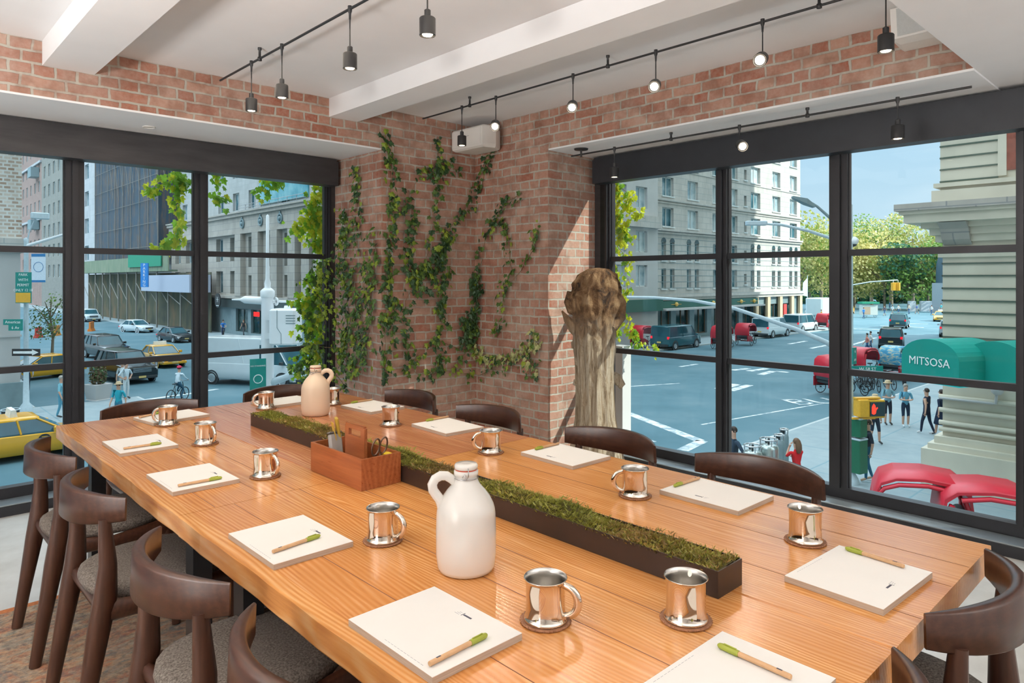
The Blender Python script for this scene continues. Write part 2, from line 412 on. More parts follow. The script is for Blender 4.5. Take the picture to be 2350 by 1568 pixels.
# rug
t = NT('oriental_rug'); p = t.pos(); n1 = t.noise(t.mapping(p, (1.2,3.2,1)), 2.2, 8, .7, 1.2); n2 = t.noise(p, 42, 4, .7); n3 = t.noise(t.mapping(p, (1,2.5,1)), 7, 5, .7, .8)
c = t.ramp(n1.outputs[0], [(.33,(.05,.09,.12)),(.44,(.36,.10,.03)),(.50,(.45,.33,.20)),(.56,(.14,.20,.20)),(.64,(.48,.17,.05)),(.75,(.06,.06,.07))])
c2 = t.ramp(n3.outputs[0], [(.38,(.06,.07,.08)),(.5,(.42,.20,.10)),(.6,(.44,.38,.28)),(.7,(.10,.17,.19))])
c = t.mix(.5, c, c2); c = t.mix(t.ramp(n2.outputs[0], [(.42,(0,0,0)),(.62,(.75,.75,.75))]), c, (.05,.04,.035))
c = t.mix(t.ramp(n2.outputs[1], [(.5,(0,0,0)),(.66,(.6,.6,.6))]), c, (.50,.40,.30))
M['rug'] = t.bsdf(c, .95, 0, n2.outputs[0], .4, .003)
M['rug_edge'] = plain('rust_rug_border', (.40,.13,.04), .95, var=.3, scale=90)
rug = thing('area_rug', 'worn oriental rug of rust, teal and sand under the table', 'rug', (0,0,0))
mb = MB(); mb.box(-1.6, 2.35, -1.2, 3.66, .001, .011); mb.build('carpet', M['rug'], rug)
mb = MB(); mb.box(-1.64, 2.39, 3.66, 3.70, .001, .011); mb.box(-1.64, -1.6, -1.24, 3.66, .001, .011); mb.box(2.35, 2.39, -1.24, 3.66, .001, .011); mb.build('border', M['rug_edge'], rug)

# ================================================================== tables
TX0, TXM, TX1 = .685, 1.425, 2.165
TY0, TYM, TY1 = .445, 2.16, 3.90
def table(x0, x1, y0, y1, label, mat, leg_side):
    r = thing('dining_table', label, 'table', ((x0+x1)/2, (y0+y1)/2, 0))
    w, l = (x1-x0)/2, (y1-y0)/2
    b = MB(); g = .0015; n = 28
    # top slab with a gently uneven outer edge
    def ring(z, ins):
        pts = []
        for i in range(n+1):
            yy = -l+g + (2*l-2*g)*i/n; e = (.0012*math.sin(i*1.7)+.0014*math.sin(i*.61+2)) if leg_side < 0 else 0
            pts.append((-w+g+ins+e*(leg_side < 0), yy, z))
        for i in range(n, -1, -1):
            yy = -l+g + (2*l-2*g)*i/n; e = (.0010*math.sin(i*1.3)+.0012*math.sin(i*.7)) if leg_side > 0 else 0
            pts.append((w-g-ins-e, yy, z))
        return pts
    b.loft([ring(TT-.062,.002), ring(TT-.058,0), ring(TT-.004,0), ring(TT,.003)], 0, False, True)
    b.build('tabletop', mat, r)
    for k in (1, 2, 3):
        xx = -w + 2*w*k/4 + (.012 if k == 2 else -.02); q = MB(); q.box(xx-.0010, xx+.0010, -l+.004, l-.004, TT-.0002, TT+.0004)
        q.build('plank_seam', M['seam'], r)
    for sy in (-1, 1):
        for sx in (-1, 1):
            q = MB(); cx, cy = sx*(w-.13), sy*(l-.20); q.box(cx-.03, cx+.03, cy-.035, cy+.035, .0115, TT-.07); q.build('leg', M['tableleg'], r)
        q = MB(); q.box(-w+.10, w-.10, sy*(l-.20)-.035, sy*(l-.20)+.035, TT-.072, TT-.062); q.build('crossbar', M['tableleg'], r)
    return r
M['seam'] = plain('dark_plank_gap', (.16,.055,.02), .8)
table(TX0, TXM, TY0, TYM, 'honey pine table top nearest the camera, under the white jug', M['table'], -1)
table(TXM, TX1, TY0, TYM, 'honey pine table top on the right near the right window', M['table'], 1)
TXF = 1.205
table(TX0, TXF, TYM, TY1, 'pine table at the far left with a rough hewn front edge', M['table'], -1)
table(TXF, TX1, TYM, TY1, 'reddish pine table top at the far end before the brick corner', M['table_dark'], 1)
# small stamp on the table corner
# ================================================================== chairs
def chair_proto():
    r = thing('dining_chair', 'x', 'chair')
    # local: seat faces +X, back at -X ; bow of the backrest is an arc
    a_max = .90; Rr = .325; cx = .065
    rings = []; N = 22
    for i in range(N+1):
        a = -a_max + 2*a_max*i/N; u = abs(a)/a_max
        th = .036*(1-.62*u**3); z1 = .765 + .012*(1-u*u); z0 = z1 - (.105 - .035*u*u)
        ro, ri = Rr, Rr-th
        def pt(rad, z, a=a): return (cx - rad*math.cos(a)*1.0, rad*math.sin(a)*.985, z)
        e = .006*(1-.5*u)
        rings.append([pt(ro-e, z0), pt(ro, z0+e), pt(ro-.004, z1-e), pt(ro-.004-e, z1), pt(ri+e, z1), pt(ri, z1-e), pt(ri+.002, z0+e), pt(ri+e, z0)])
    b = MB(); b.loft(rings, 0, True, True); o = b.build('backrest', M['walnut'], r)
    md = o.modifiers.new('edge', 'EDGE_SPLIT'); md.split_angle = math.radians(50)
    def leg(pts, rs, nm='leg'):
        b = MB(); b.tube(pts, rs, 10, 0, True, True, None, 1.25); b.build(nm, M['walnut_z'], r)
    for s in (-1, 1):
        leg([(-.255,s*.20,0),(-.225,s*.198,.18),(-.195,s*.197,.36),(-.178,s*.2,.46),(-.172,s*.203,.56),(-.180,s*.2,.70)], [.016,.020,.026,.027,.021,.014])
        leg([(.235,s*.215,0),(.222,s*.21,.22),(.205,s*.205,.42)], [.014,.018,.022])
    b = MB()
    for s in (-1, 1): b.tube([(-.18,s*.198,.415),(0,s*.215,.405),(.205,s*.205,.415)], [.022,.015,.022], 8, 0, True, True, None, 1.6)
    b.tube([(.205,-.205,.415),(.205,.205,.415)], .018, 8, 0, True, True, None, 1.5)
    b.tube([(-.18,-.198,.415),(-.18,.198,.415)], .016, 8, 0, True, True, None, 1.5)
    b.build('seat_frame', M['walnut'], r)
    # rounded upholstered seat
    n = 32; rings = []
    for k, (sc_, z) in enumerate(((.86,.425),(.97,.432),(1.0,.448),(.985,.465),(.9,.476),(.6,.480),(.2,.478))):
        ring = []
        for i in range(n):
            a = 2*PI*i/n; ex = 2.6; ca, sa = math.cos(a), math.sin(a)
            q = (abs(ca)**ex + abs(sa)**ex)**(-1/ex)
            ring.append((.02+.225*q*ca*sc_, .215*q*sa*sc_*(1+.03*ca), z))
        rings.append(ring)
    b = MB(); b.loft(rings, 0, True, True); b.build('seat', M['tweed'], r)
    return r
C0 = chair_proto()
chairs = [ # x, y of chair origin, rotz (direction of seat), label
    (.729, 3.27, 0, 'dark walnut chair on the left side of the table, closest to the left window'),
    (.729, 2.60, 0, 'dark walnut chair second from the window on the left side of the table'),
    (.729, 1.78, 0, 'dark walnut chair third from the window on the left, beside the table seam'),
    (.729, 1.165, 0, 'dark walnut chair nearest the camera on the left side, cut by the frame bottom'),
    (2.191, 3.33, PI, 'walnut chair at the far right of the table before the ivy brick wall'),
    (2.191, 2.64, PI, 'walnut chair before the brick corner, second from the far end on the right'),
    (2.201, 1.865, PI, 'walnut chair in front of the driftwood trunk'),
    (2.215, 1.20, PI, 'walnut chair at the right window with striped grain on its back'),
    (1.16, 3.945, -PI/2, 'walnut chair at the far table end against the left window mullion'),
    (1.92, 3.97, -PI/2, 'walnut chair at the far table end behind the cream jug'),
    (1.80, .565, PI/2, 'walnut chair with curved arms at the near right corner of the table'),
    (1.13, .565, PI/2, 'walnut chair tip rising at the bottom edge beside the near right chair'),
]
for i, (x, y, a, lb) in enumerate(chairs):
    c = C0 if i == 0 else copy_tree(C0)
    c.location = (x, y, (.0130 if (x < 2.3 and y < 3.7) else .0015)); c.rotation_euler = (0, 0, a); tag(c, lb, 'chair', 'walnut chairs around the long table')
    if x > 2.3: c.location.z = .0130
# ================================================================== note pads
def pad_proto():
    r = thing('note_pad', 'x', 'note pad')
    b = MB(); b.box(-.108, .108, -.14, .14, 0, .0135); b.m = [0,1,0,0,0,0]; b.box(-.108,.108,-.14,.14,.0135,.0142,1); b.build('paper_stack', [M['paper_edge'], M['paper']], r)
    b = MB(); b.box(.070,.0745,-.030,-.006,.0142,.0145); b.box(.0665,.0785,-.0045,-.0030,.0142,.0145); b.build('logo', M['ink'], r)
    b = MB()
    for k in range(3): b.box(.066+.0045*k,.0668+.0045*k,.002,.016-.003*k,.0142,.0144)
    for k in range(12): b.box(-.0985,-.0978,-.10+.0105*k,-.0925+.0105*k,.0142,.0144)
    b.build('small_print', M['ink_grey'], r); return r
PZ = .0142
N0 = pad_proto()
pads = [ (.825,1.095,0,'square cut white note pad at the near left table edge, pen across its corner'),
    (.832,1.735,0,'white note pad beside the left table edge, left of the white jug'),
    (.843,2.505,0,'white note pad at the left edge, just beyond the table seam'),
    (.856,3.17,0,'white note pad nearest the far left corner of the table'),
    (1.145,3.695,1.72,'white note pad at the far end behind a handled steel mug'),
    (1.745,3.72,1.60,'white note pad at the far end behind the moss and the cream jug'),
    (2.025,3.235,3.20,'white note pad on the right, farthest from the camera, by the brick wall'),
    (2.010,2.56,3.10,'white note pad on the right beside the dark brick corner chair'),
    (2.015,1.82,3.12,'white note pad on the right before the driftwood trunk'),
    (2.000,1.155,3.12,'white note pad on the right before the striped grain chair'),
    (1.690,.607,4.66,'white note pad at the near right end with a long pen along its top'),
    (1.080,.585,4.70,'white note pad cut by the bottom edge of the picture') ]
for i, (x, y, a, lb) in enumerate(pads):
    c = N0 if i == 0 else copy_tree(N0)
    c.location = (x, y, TT+.0004); c.rotation_euler = (0,0,a); tag(c, lb, 'note pad', 'note pads laid round the table')
# ================================================================== pens (butt -> cap)
def pen_proto():
    r = thing('ballpoint_pen', 'x', 'pen')
    MM = Matrix.Rotation(PI/2, 4, 'Y')
    b = MB(); b.lathe([(.0042,0),(.0047,.002),(.0047,.098)], 14, 0, True, (0,0,0), True, MM); b.build('barrel', M['penwood'], r)
    b = MB(); b.lathe([(.0056,.098),(.0058,.10),(.0058,.132),(.0045,.138),(.002,.141)], 14, 0, True, (0,0,0), True, MM)
    b.tube([(.103,0,.0065),(.128,0,.0068)], .0013, 6); b.build('cap', M['pengreen'], r)
    b = MB(); b.box(.016,.026,-.0015,.0015,.00465,.0050); b.build('printed_mark', M['ink'], r); return r
PN0 = pen_proto()
pz = TT + PZ + .0058
pens = [((985,1525),(1118,1457),'kraft pen with olive cap on the near left note pad'),
    ((622,1268),(738,1228),'kraft pen with olive cap on the pad left of the white jug'),
    ((408,1115),(510,1096),'kraft pen with olive cap on the pad beyond the table seam'),
    ((283,1030),(371,1017),'kraft pen with olive cap on the pad at the far left corner'),
    ((322,958),(368,947),'kraft pen half hidden by the mug on the far end pad'),
    ((856,917),(803,925),'kraft pen with olive cap on the farthest right pad'),
    ((1030,956),(976,966),'kraft pen with olive cap on the pad by the brick corner chair'),
    ((1282,1018),(1228,1031),'kraft pen with olive cap on the pad before the driftwood'),
    ((1603,1098),(1548,1115),'kraft pen with olive cap on the pad before the striped grain chair'),
    ((2083,1303),(1933,1256),'long looking kraft pen along the near right pad'),
    ((1822,1558),(1642,1478),'kraft pen with olive cap on the pad at the picture bottom')]
for i, (a, b_, lb) in enumerate(pens):
    A = P(*a, Z=pz); B = P(*b_, Z=pz); d = (B-A); ang = math.atan2(d.y, d.x); mid = (A+B)/2; u = Vector((math.cos(ang), math.sin(ang), 0))
    c = PN0 if i == 0 else copy_tree(PN0)
    c.location = mid - u*.0705; c.location.z = TT+.0004+PZ+.0058; c.rotation_euler = (0,0,ang); tag(c, lb, 'pen', 'olive capped pens on the pads')
# ================================================================== mugs and coasters
def mug_proto():
    r = thing('steel_mug', 'x', 'mug')
    b = MB(); b.lathe([(.0,.0),(.0445,.0),(.0460,.002),(.0440,.005),(.0410,.010),(.0400,.03),(.0402,.06),(.0412,.078),(.0435,.0835),(.0450,.0850),(.0442,.0862)], 40, 0, True, (0,0,0), False); b.build('mug_body', M['steel'], r)
    b = MB(); b.lathe([(.0442,.0862),(.0420,.0845),(.0397,.077),(.0388,.06),(.0385,.008),(.0,.007)], 40, 0, True, (0,0,0), False); b.build('mug_inside', M['steel_in'], r)
    b = MB(); pts = []
    for i in range(17):
        a = -1.35 + 2.75*i/16; pts.append((.038+.030*math.cos(a)*1.05, 0, .043+.031*math.sin(a)))
    pts = [(.038,0,.012)] + pts + [(.038,0,.076)]
    b.tube(pts, [.0045]+[.0048+.0012*math.sin(PI*i/16) for i in range(17)]+[.0045], 10, 0, True, True, None, 1.5); b.build('mug_handle', M['steel'], r)
    return r
def coaster_proto():
    n = 40; b = MB()
    prof = [(.048,0),(.0525,.0012),(.0525,.0030),(.050,.0042),(.0,.0042)]
    b.lathe(prof, n, 0, False, (0,0,0), True)
    for i in range(36):
        a = 2*PI*i/36; b.ball((.0515*math.cos(a), .0515*math.sin(a), .0025), .0024, 5, 3)
    return tag(b.build('drink_coaster', M['leather']), 'x', 'coaster')
MG0, CS0 = mug_proto(), coaster_proto()
LF = 2.38
mugs = [(1.080,3.545,LF,'steel mug at the far left with its handle to the left','beneath the far left steel mug'),
    (1.070,3.024,-1.35,'steel mug second from the window, beside the moss trough end','beneath the second mug from the window'),
    (1.049,2.380,-1.35,'steel mug left of the wooden caddy','beneath the mug left of the caddy'),
    (1.019,1.576,-1.25,'steel mug just left of the white jug','beneath the mug left of the white jug'),
    (1.022,0.977,-1.15,'steel mug with handle toward the camera, by the near left pad','beneath the near mug with the handle out'),
    (1.234,0.781,.35,'steel mug standing beside the near end of the moss trough','beneath the mug at the trough end'),
    (1.834,0.795,.80,'steel mug at the near right behind the long pen pad','beneath the near right mug'),
    (1.822,1.342,LF,'steel mug with left handle, right of the moss trough','beneath the mug right of the moss trough'),
    (1.854,2.079,LF+.1,'steel mug near the right table seam','beneath the mug by the right seam'),
    (1.855,2.801,.9,'steel mug far right without visible handle','beneath the far right mug'),
    (1.602,3.623,LF,'steel mug behind the far tip of the moss','beneath the mug behind the moss tip'),
    (1.925,3.494,.9,'steel mug mostly hidden by the cream jug','beneath the mug hidden by the cream jug')]
for i, (x, y, a, lb, lc) in enumerate(mugs):
    k = CS0 if i == 0 else copy_tree(CS0); k.location = (x, y, TT+.0005); k.rotation_euler = (0,0,a*.3); tag(k, 'round tan leather coaster ' + lc, 'coaster', 'leather coasters')
    c = MG0 if i == 0 else copy_tree(MG0); c.location = (x, y, TT+.0049); c.rotation_euler = (0,0,a); tag(c, lb, 'mug', 'steel mugs on coasters')
# ================================================================== jugs
def jug(x, y, h_ang, mat, label, collar):
    r = thing('swing_top_jug', label, 'jug', (x, y, TT+.0005), h_ang)
    b = MB(); b.lathe([(.0,0),(.060,0),(.066,.003),(.0695,.012),(.0725,.04),(.0728,.09),(.0715,.135),(.0700,.146),(.0692,.149),(.0665,.158),(.058,.175),(.046,.191),(.036,.202),(.030,.212),(.0275,.220),(.027,.226),(.0295,.229),(.0295,.238),(.026,.240)], 48, 0, True, (0,0,0), True); b.build('jug_body', mat, r)
    b = MB(); b.lathe([(.024,.2425),(.0285,.2435),(.0285,.2505),(.026,.2545),(.012,.2555)], 32, 0, True); b.build('stopper', mat, r)
    b = MB(); b.lathe([(.0265,.2400),(.0272,.2412),(.0265,.2425)], 32); b.build('rubber_seal', M['rubber'], r)
    b = MB(); pts = []
    for i in range(19):
        a = -2.5 + 4.5*i/18; pts.append((.058+.024*math.cos(a), 0, .203+.023*math.sin(a)))
    pts = [(.024,0,.206),(.034,0,.218),(.048,0,.2275),(.062,0,.2285),(.075,0,.222),(.082,0,.209),(.080,0,.195),(.072,0,.183),(.064,0,.172),(.0615,0,.160),(.0635,0,.150)]; b.tube(pts, [.007,.008,.0085,.0088,.0088,.0088,.0088,.0088,.009,.008,.005], 12, 0, True, True, None, 1.35); b.build('jug_handle', mat, r)
    w = MB()
    for s in (-1, 1):
        w.tube([(0,s*.0285,.249),(0,s*.033,.245),(0,s*.0335,.232),(.004,s*.0315,.222),(.010,s*.031,.236),(.014,s*.029,.228)], .0011, 6)
    w.torus((0,0,.2215), .0295, .0012, 32, 6); w.tube([(-.004,-.0295,.2215),(-.012,-.030,.214),(-.020,-.024,.212),(-.024,-.018,.2215)], .0011, 6)
    w.build('wire_clasp', M['wire'], r)
    return r
jug(1.067, 1.286, 2.62, M['ceramic'], 'glossy white ceramic jug with a swing top and ring handle', 1)
jug(1.717, 3.287, -.65, M['stoneware'], 'cream stoneware jug with a swing top behind the moss trough', 1)
# ================================================================== moss trough
r = thing('moss_trough', 'long narrow dark brown trough of moss along the table centre', 'planter', (1.4165, 2.02, TT+.0005))
b = MB(); hx, hy, h, w = .0525, 1.238, .060, .003
b.box(-hx,hx,-hy,hy,0,.003); b.box(-hx,-hx+w,-hy,hy,.003,h); b.box(hx-w,hx,-hy,hy,.003,h); b.box(-hx+w,hx-w,-hy,-hy+w,.003,h); b.box(-hx+w,hx-w,hy-w,hy,.003,h)
b.build('trough_box', M['trough'], r)
M['soil'] = noise_mat('brown_moss_base', [(.3,(.05,.04,.015)),(.7,(.14,.12,.03))], 40, 5, .95, bstr=.8)
def moss_h(x, y):
    return .055 + .020*(1-(x/.05)**2) * (.7+.5*math.sin(y*9.0+1)+.35*math.sin(y*23)+.2*math.sin(y*41+x*60)) * (.6 if y > hy-.06 or y < -hy+.06 else 1)
nx, ny = 10, 300; vs = []; fs = []
for j in range(ny+1):
    for i in range(nx+1):
        x = -.0485+.097*i/nx; y = -hy+.005+(2*hy-.01)*j/ny; vs.append((x, y, moss_h(x, y)-.006+R.uniform(-.002,.002)))
for j in range(ny):
    for i in range(nx): a = j*(nx+1)+i; fs.append((a, a+1, a+nx+2, a+nx+1))
b = MB(); b.add(vs, fs, 0, True); b.build('moss_bed', M['soil'], r)
M['mossA'] = leaf_mat('moss_olive', (.17,.15,.02), (.32,.28,.04), .3)
M['mossB'] = leaf_mat('moss_green', (.19,.20,.02), (.38,.37,.06), .3)
M['mossC'] = leaf_mat('moss_brown', (.22,.13,.03), (.36,.22,.06), .3)
b = MB()
for k in range(26000):
    x = R.uniform(-.049,.049); y = R.uniform(-hy+.008, hy-.006); z = moss_h(x, y)-.004
    if k % 9 == 0: x = R.choice((-1,1))*R.uniform(.042,.052)
    d = Vector((R.gauss(0,.55)+x*6, R.gauss(0,.6), R.uniform(.4,1.1))).normalized(); L = R.uniform(.007,.016)
    s = d.orthogonal().normalized()*R.uniform(.0008,.0017); c = Vector((x,y,z)); zone = math.sin(y*7)+.7*math.sin(y*17+2)+R.gauss(0,.7)
    m = 1 if zone > .35 else (0 if zone > -.9 else 2)
    b.add([c-s, c+s, c+d*L*.6+s*1.2, c+d*L, c+d*L*.6-s*1.2], [(0,1,2,3,4)], m)
o = b.build('moss', [M['mossA'], M['mossB'], M['mossC']], r)
# ================================================================== wooden caddy
r = thing('wooden_caddy', 'reddish wooden desk caddy with a handle board, beside the moss trough', 'caddy', (1.281, 2.165, TT+.0005), .0)
hx, hy, h, w = .0775, .175, .104, .008
b = MB(); b.box(-hx,-hx+w,-hy,hy,0,h); b.box(hx-w,hx,-hy,hy,0,h); b.box(-hx+w,hx-w,-hy,-hy+w,0,h); b.box(-hx+w,hx-w,hy-w,hy,0,h); b.box(-hx+w,hx-w,-hy+w,hy-w,0,.008)
b.build('box', M['cherry'], r)
# handle board with a slot
b = MB(); zb, zt = .008, .185; y0, y1 = -.075, .055; ys0, ys1 = -.050, .030; z0, z1 = .145, .168
b.box(-.006,.006,y0,y1,zb,z0); b.box(-.006,.006,y0,ys0,z0,zt-.006); b.box(-.006,.006,ys1,y1,z0,zt-.006); b.box(-.006,.006,ys0,ys1,z1,zt-.006); b.box(-.006,.006,y0+.006,y1-.006,zt-.006,zt)
b.build('handle_board', M['cherry'], r)
def leaning(name, label, cat, mb_, mats, x, y, z, rx, ry, rz, partname):
    q = thing(name, label, cat, (x, y, z)); q.rotation_euler = (rx, ry, rz); mb_.build(partname, mats, q); return q
cx, cy, cz = 1.281, 2.165, TT+.0095
q = thing('leather_case', 'grey leather case leaning in the far end of the wooden caddy', 'case', (cx-.030, cy+.06, cz)); q.rotation_euler = (-.30,.05,0)
b = MB(); b.bevbox(-.026,.026,-.010,.010,0,.135,.007); b.build('case_body', M['grey_case'], q)
b = MB(); b.bevbox(-.0262,.0262,-.0105,.0105,.136,.143,.003); b.build('case_lid', plain('dark_case_lid',(.10,.09,.085),.5), q)
q = thing('ruler', 'yellow wooden ruler standing in the caddy beside the handle board', 'ruler', (cx-.004, cy+.085, cz)); q.rotation_euler = (-.18,.06,1.3)
b = MB(); b.box(-.014,.014,-.0015,.0015,0,.175); b.build('ruler_blade', M['ruler'], q)
b = MB()
for k in range(32): b.box(-.014,-.014+(.009 if k % 4 == 0 else .005),-.00175,.00175,.006+.005*k,.0066+.005*k)
b.build('graduations', M['ink'], q)
lettering('12345', .02, M['ink'], q, frame((.003,-.0017,.08),(0,0,1),(-1,0,0)), 'ruler_numbers', .0002, spacing=1.4)
q = thing('tape_roll', 'mustard yellow packet standing behind the handle board', 'packet', (cx+.014, cy+.10, cz)); q.rotation_euler = (-.15,-.05,1.2)
b = MB(); b.bevbox(-.016,.016,-.006,.006,0,.188,.003); b.build('packet_body', plain('mustard_card',(.42,.27,.03),.5,scale=40), q)
q.name = 'card_packet'
q = thing('scissors', 'dark handled scissors standing in the near end of the caddy', 'scissors', (cx+.015, cy-.11, cz+.008)); q.rotation_euler = (.22,.0,.15)
M['scis'] = plain('bronze_scissor_handle', (.13,.075,.05), .3, .5)
for s in (-1, 1):
    b = MB(); pts = [(s*(.017+.017*math.cos(a)), 0, .112+.030*math.sin(a)) for a in [2*PI*i/20 for i in range(21)]]; b.tube(pts, .0032, 8); b.tube([(s*.012,0,.084),(0,0,.06)], .004, 8); b.build('finger_loop', M['scis'], q)
    b = MB(); b.prism([(-.004*s,.055),(.006*s,.06),(.002*s,0)], s*.0002, s*.0018, 'y'); b.build('blade', M['steel'], q)
b = MB(); b.ball((0,-.003,.058), .003, 8, 5); b.build('pivot_screw', M['wire'], q)
q = thing('eraser', 'small yellow eraser in the near corner of the caddy', 'eraser', (cx+.05, cy-.135, cz+.06)); b = MB(); b.bevbox(-.012,.012,-.018,.018,-.058,.03,.004); b.build('eraser_block', plain('yellow_rubber',(.75,.55,.02),.6), q)
# ================================================================== track lights
def bulbs(mb_, r, z): mb_.lathe([(.0,z+.001),(r,z+.001),(r,z),(0,z)], 16)
def pendant(x, y, ztrack, zlamp, label, tilt=None, lit=True, power=9):
    """lamp hanging from the track at (x,y); tilt = direction the head points"""
    r = thing('pendant_spotlight', label, 'light', (x, y, ztrack), 0, 'spotlights on the ceiling tracks')
    L = ztrack - zlamp
    b = MB(); b.lathe([(.010,.014),(.010,-.010),(.006,-.022),(.0045,-.05)], 12); b.build('track_clip', M['lamp'], r)
    b = MB(); b.tube([(0,0,-.03),(0,0,-(L-.11))], .0032, 8); b.build('rod', M['lamp'], r)
    T = Matrix.Translation((0,0,-(L-.11)))
    if tilt is not None:
        q = Vector((0,0,-1)).rotation_difference(Vector(tilt).normalized()); T = T @ q.to_matrix().to_4x4()
    b = MB(); b.lathe([(.008,.0),(.013,-.004),(.013,-.030),(.030,-.034),(.033,-.038),(.033,-.106),(.031,-.108),(.029,-.100),(.0,-.098)], 24, 0, True, (0,0,0), False, T)
    o = b.build('lamp_head', M['lamp'], r); md = o.modifiers.new('e','EDGE_SPLIT'); md.split_angle = .7
    b = MB(); b.lathe([(.0,-.0985),(.020,-.0985),(.022,-.102),(.019,-.106),(.0,-.1075)], 16, 0, True, (0,0,0), False, T); b.build('bulb', M['bulb_on'] if tilt is not None else M['bulb'], r)
    if power:
        d = bpy.data.lights.new('spot', 'SPOT'); d.energy = power; d.color = (1,.83,.62); d.spot_size = math.radians(75 if tilt is None else 62); d.spot_blend = .7; d.shadow_soft_size = .03
        lo = bpy.data.objects.new('spot', d); COL.objects.link(lo); lo.parent = r
        lo.matrix_local = T @ Matrix.Translation((0,0,-.112))
    return r
def track(name, label, x, y0, y1, z, posts, zc):
    r = thing(name, label, 'light track', (x, (y0+y1)/2, z))
    l = (y1-y0)/2; b = MB(); b.tube([(0,-l,0),(0,l,0)], .0065, 8); b.build('rail', M['lamp'], r)
    for yy in posts:
        b = MB(); b.lathe([(.011,zc-z),(.011,zc-z-.012),(.007,zc-z-.016),(.007,.010),(.012,.008),(.012,-.012),(.004,-.014)], 12, 0, True, (0, yy-(y0+y1)/2, 0)); b.build('standoff', M['lamp'], r)
    return r
def on_x(px, X): r_ = ray(px, 0); return X / r_.x * r_.y
TZ = 2.722
track('light_track', 'slim black ceiling track running toward the left window', 1.674, .95, 4.47, TZ, [on_x(596,1.674), on_x(596,1.674)-1.5], CZ)
track('light_track', 'slim black ceiling track running toward the ivy corner', 3.234, .95, 4.43, TZ, [on_x(p,3.234) for p in (1078,1395,1880)], CZ)
track('light_track', 'slim black track under the soffit of the right window', 4.06, .92, 3.60, 2.420, [on_x(p,4.06) for p in (1540,1853)], SZ)
b = MB(); b.lathe([(.055,SZ-.001),(.052,SZ-.010),(.0,SZ-.011)], 28, 0, True, (4.06,3.50,0), True); b.lathe([(.008,SZ-.01),(.008,2.40)], 10, 0, True, (4.06,3.50,0)); tag(b.build('track_power_canopy', M['lamp']), 'round dark metal canopy feeding the track under the right soffit', 'canopy')
for px, lb in ((577,'leftmost spotlight hanging from the left track, nearest the left window'),(647,'second spotlight from the left window on the left track'),(803,'third spotlight from the left window on the left track'),(981,'spotlight at the top edge of the picture, nearest on the left track')):
    pendant(1.674, on_x(px,1.674), TZ, 2.437, lb)
CAMD = Vector((-.62,-.66,-.42))
for px, tilt, lb in ((1060,None,'unlit looking spotlight hanging before the white corner speaker'),(1138,(-.65,-.62,-.45),'tilted glaring spotlight beside the corner speaker'),
        (1315,(-.72,-.55,-.45),'first glaring tilted spotlight right of the corner speaker'),(1505,(-.80,-.45,-.42),'middle glaring tilted spotlight on the right track'),
        (1750,(-.88,-.30,-.40),'last glaring tilted spotlight on the right track'),(2033,None,'large spotlight hanging straight down near the wall speaker')):
    pendant(3.234, on_x(px,3.234), TZ, 2.437, lb, tilt)
for px, tilt, lb in ((1410,None,'dark spotlight hanging at the left end of the right window pelmet'),(1697,(-.72,-.60,-.36),'tilted spotlight in the middle of the right window pelmet'),(2060,None,'dark spotlight at the right part of the right window pelmet')):
    pendant(4.06, on_x(px,4.06), 2.420, 2.205, lb, tilt, power=6)
# recessed ring in the left soffit
b = MB(); b.torus((1.40,4.98,SZ-.001), .036, .004, 28, 6); b.lathe([(.034,SZ-.0005),(.0,SZ-.0006)], 24, 0, True, (1.40,4.98,0), False); tag(b.build('recessed_fitting', M['spk']), 'small white round recessed fitting in the left window soffit', 'fitting')
# ================================================================== speakers
r = thing('wall_speaker', 'white wedge speaker mounted high in the brick corner', 'speaker', (3.78, 4.39, 2.53), 0)
prof_top = [(-.13,-.195),(.0,-.215),(.125,-.13),(.125,.16),(-.02,.20),(-.13,.195)]
b = MB(); b.loft([[(x*.80,y*.93,0) for x,y in prof_top],[(x*.97,y*.99,.012) for x,y in prof_top],[(x,y,.03) for x,y in prof_top],[(x,y,.165) for x,y in prof_top],[(x*.9,y*.97,.178) for x,y in prof_top]],0,False,True); b.build('cabinet', M['spk'], r)
b = MB(); b.box(-.1335,-.1305,-.175,.185,.025,.160); b.build('grille', M['spk'], r)
b = MB(); b.box(-.1350,-.1335,-.03,.03,.105,.110); b.build('badge', M['spk_grey'], r)
b = MB(); b.tube([(.10,0,.09),(.135,0,.09)], .02, 10); b.build('bracket', M['spk'], r)
r = thing('wall_speaker', 'white wedge speaker high on the right brick wall by the lowered ceiling', 'speaker', (3.80, 1.03, 2.625), 0)
b = MB(); b.loft([[(-.02,-.13,0),(.11,-.15,0),(.11,.15,0),(-.02,.13,0)],[(-.10,-.15,.012),(.115,-.155,.012),(.115,.165,.012),(-.09,.15,.012)],[(-.13,-.15,.158),(.115,-.155,.158),(.115,.165,.158),(-.11,.15,.158)]],0,False,True); b.build('cabinet', M['spk'], r)
b = MB(); b.add([(-.107,-.13,.02),(-.099,.12,.02),(-.119,.12,.15),(-.136,-.13,.15)],[(0,1,2,3)]); b.add([(-.100,-.13,.02),(-.092,.12,.02),(-.112,.12,.15),(-.129,-.13,.15)],[(3,2,1,0)]); b.build('grille', M['spk_grey'], r)
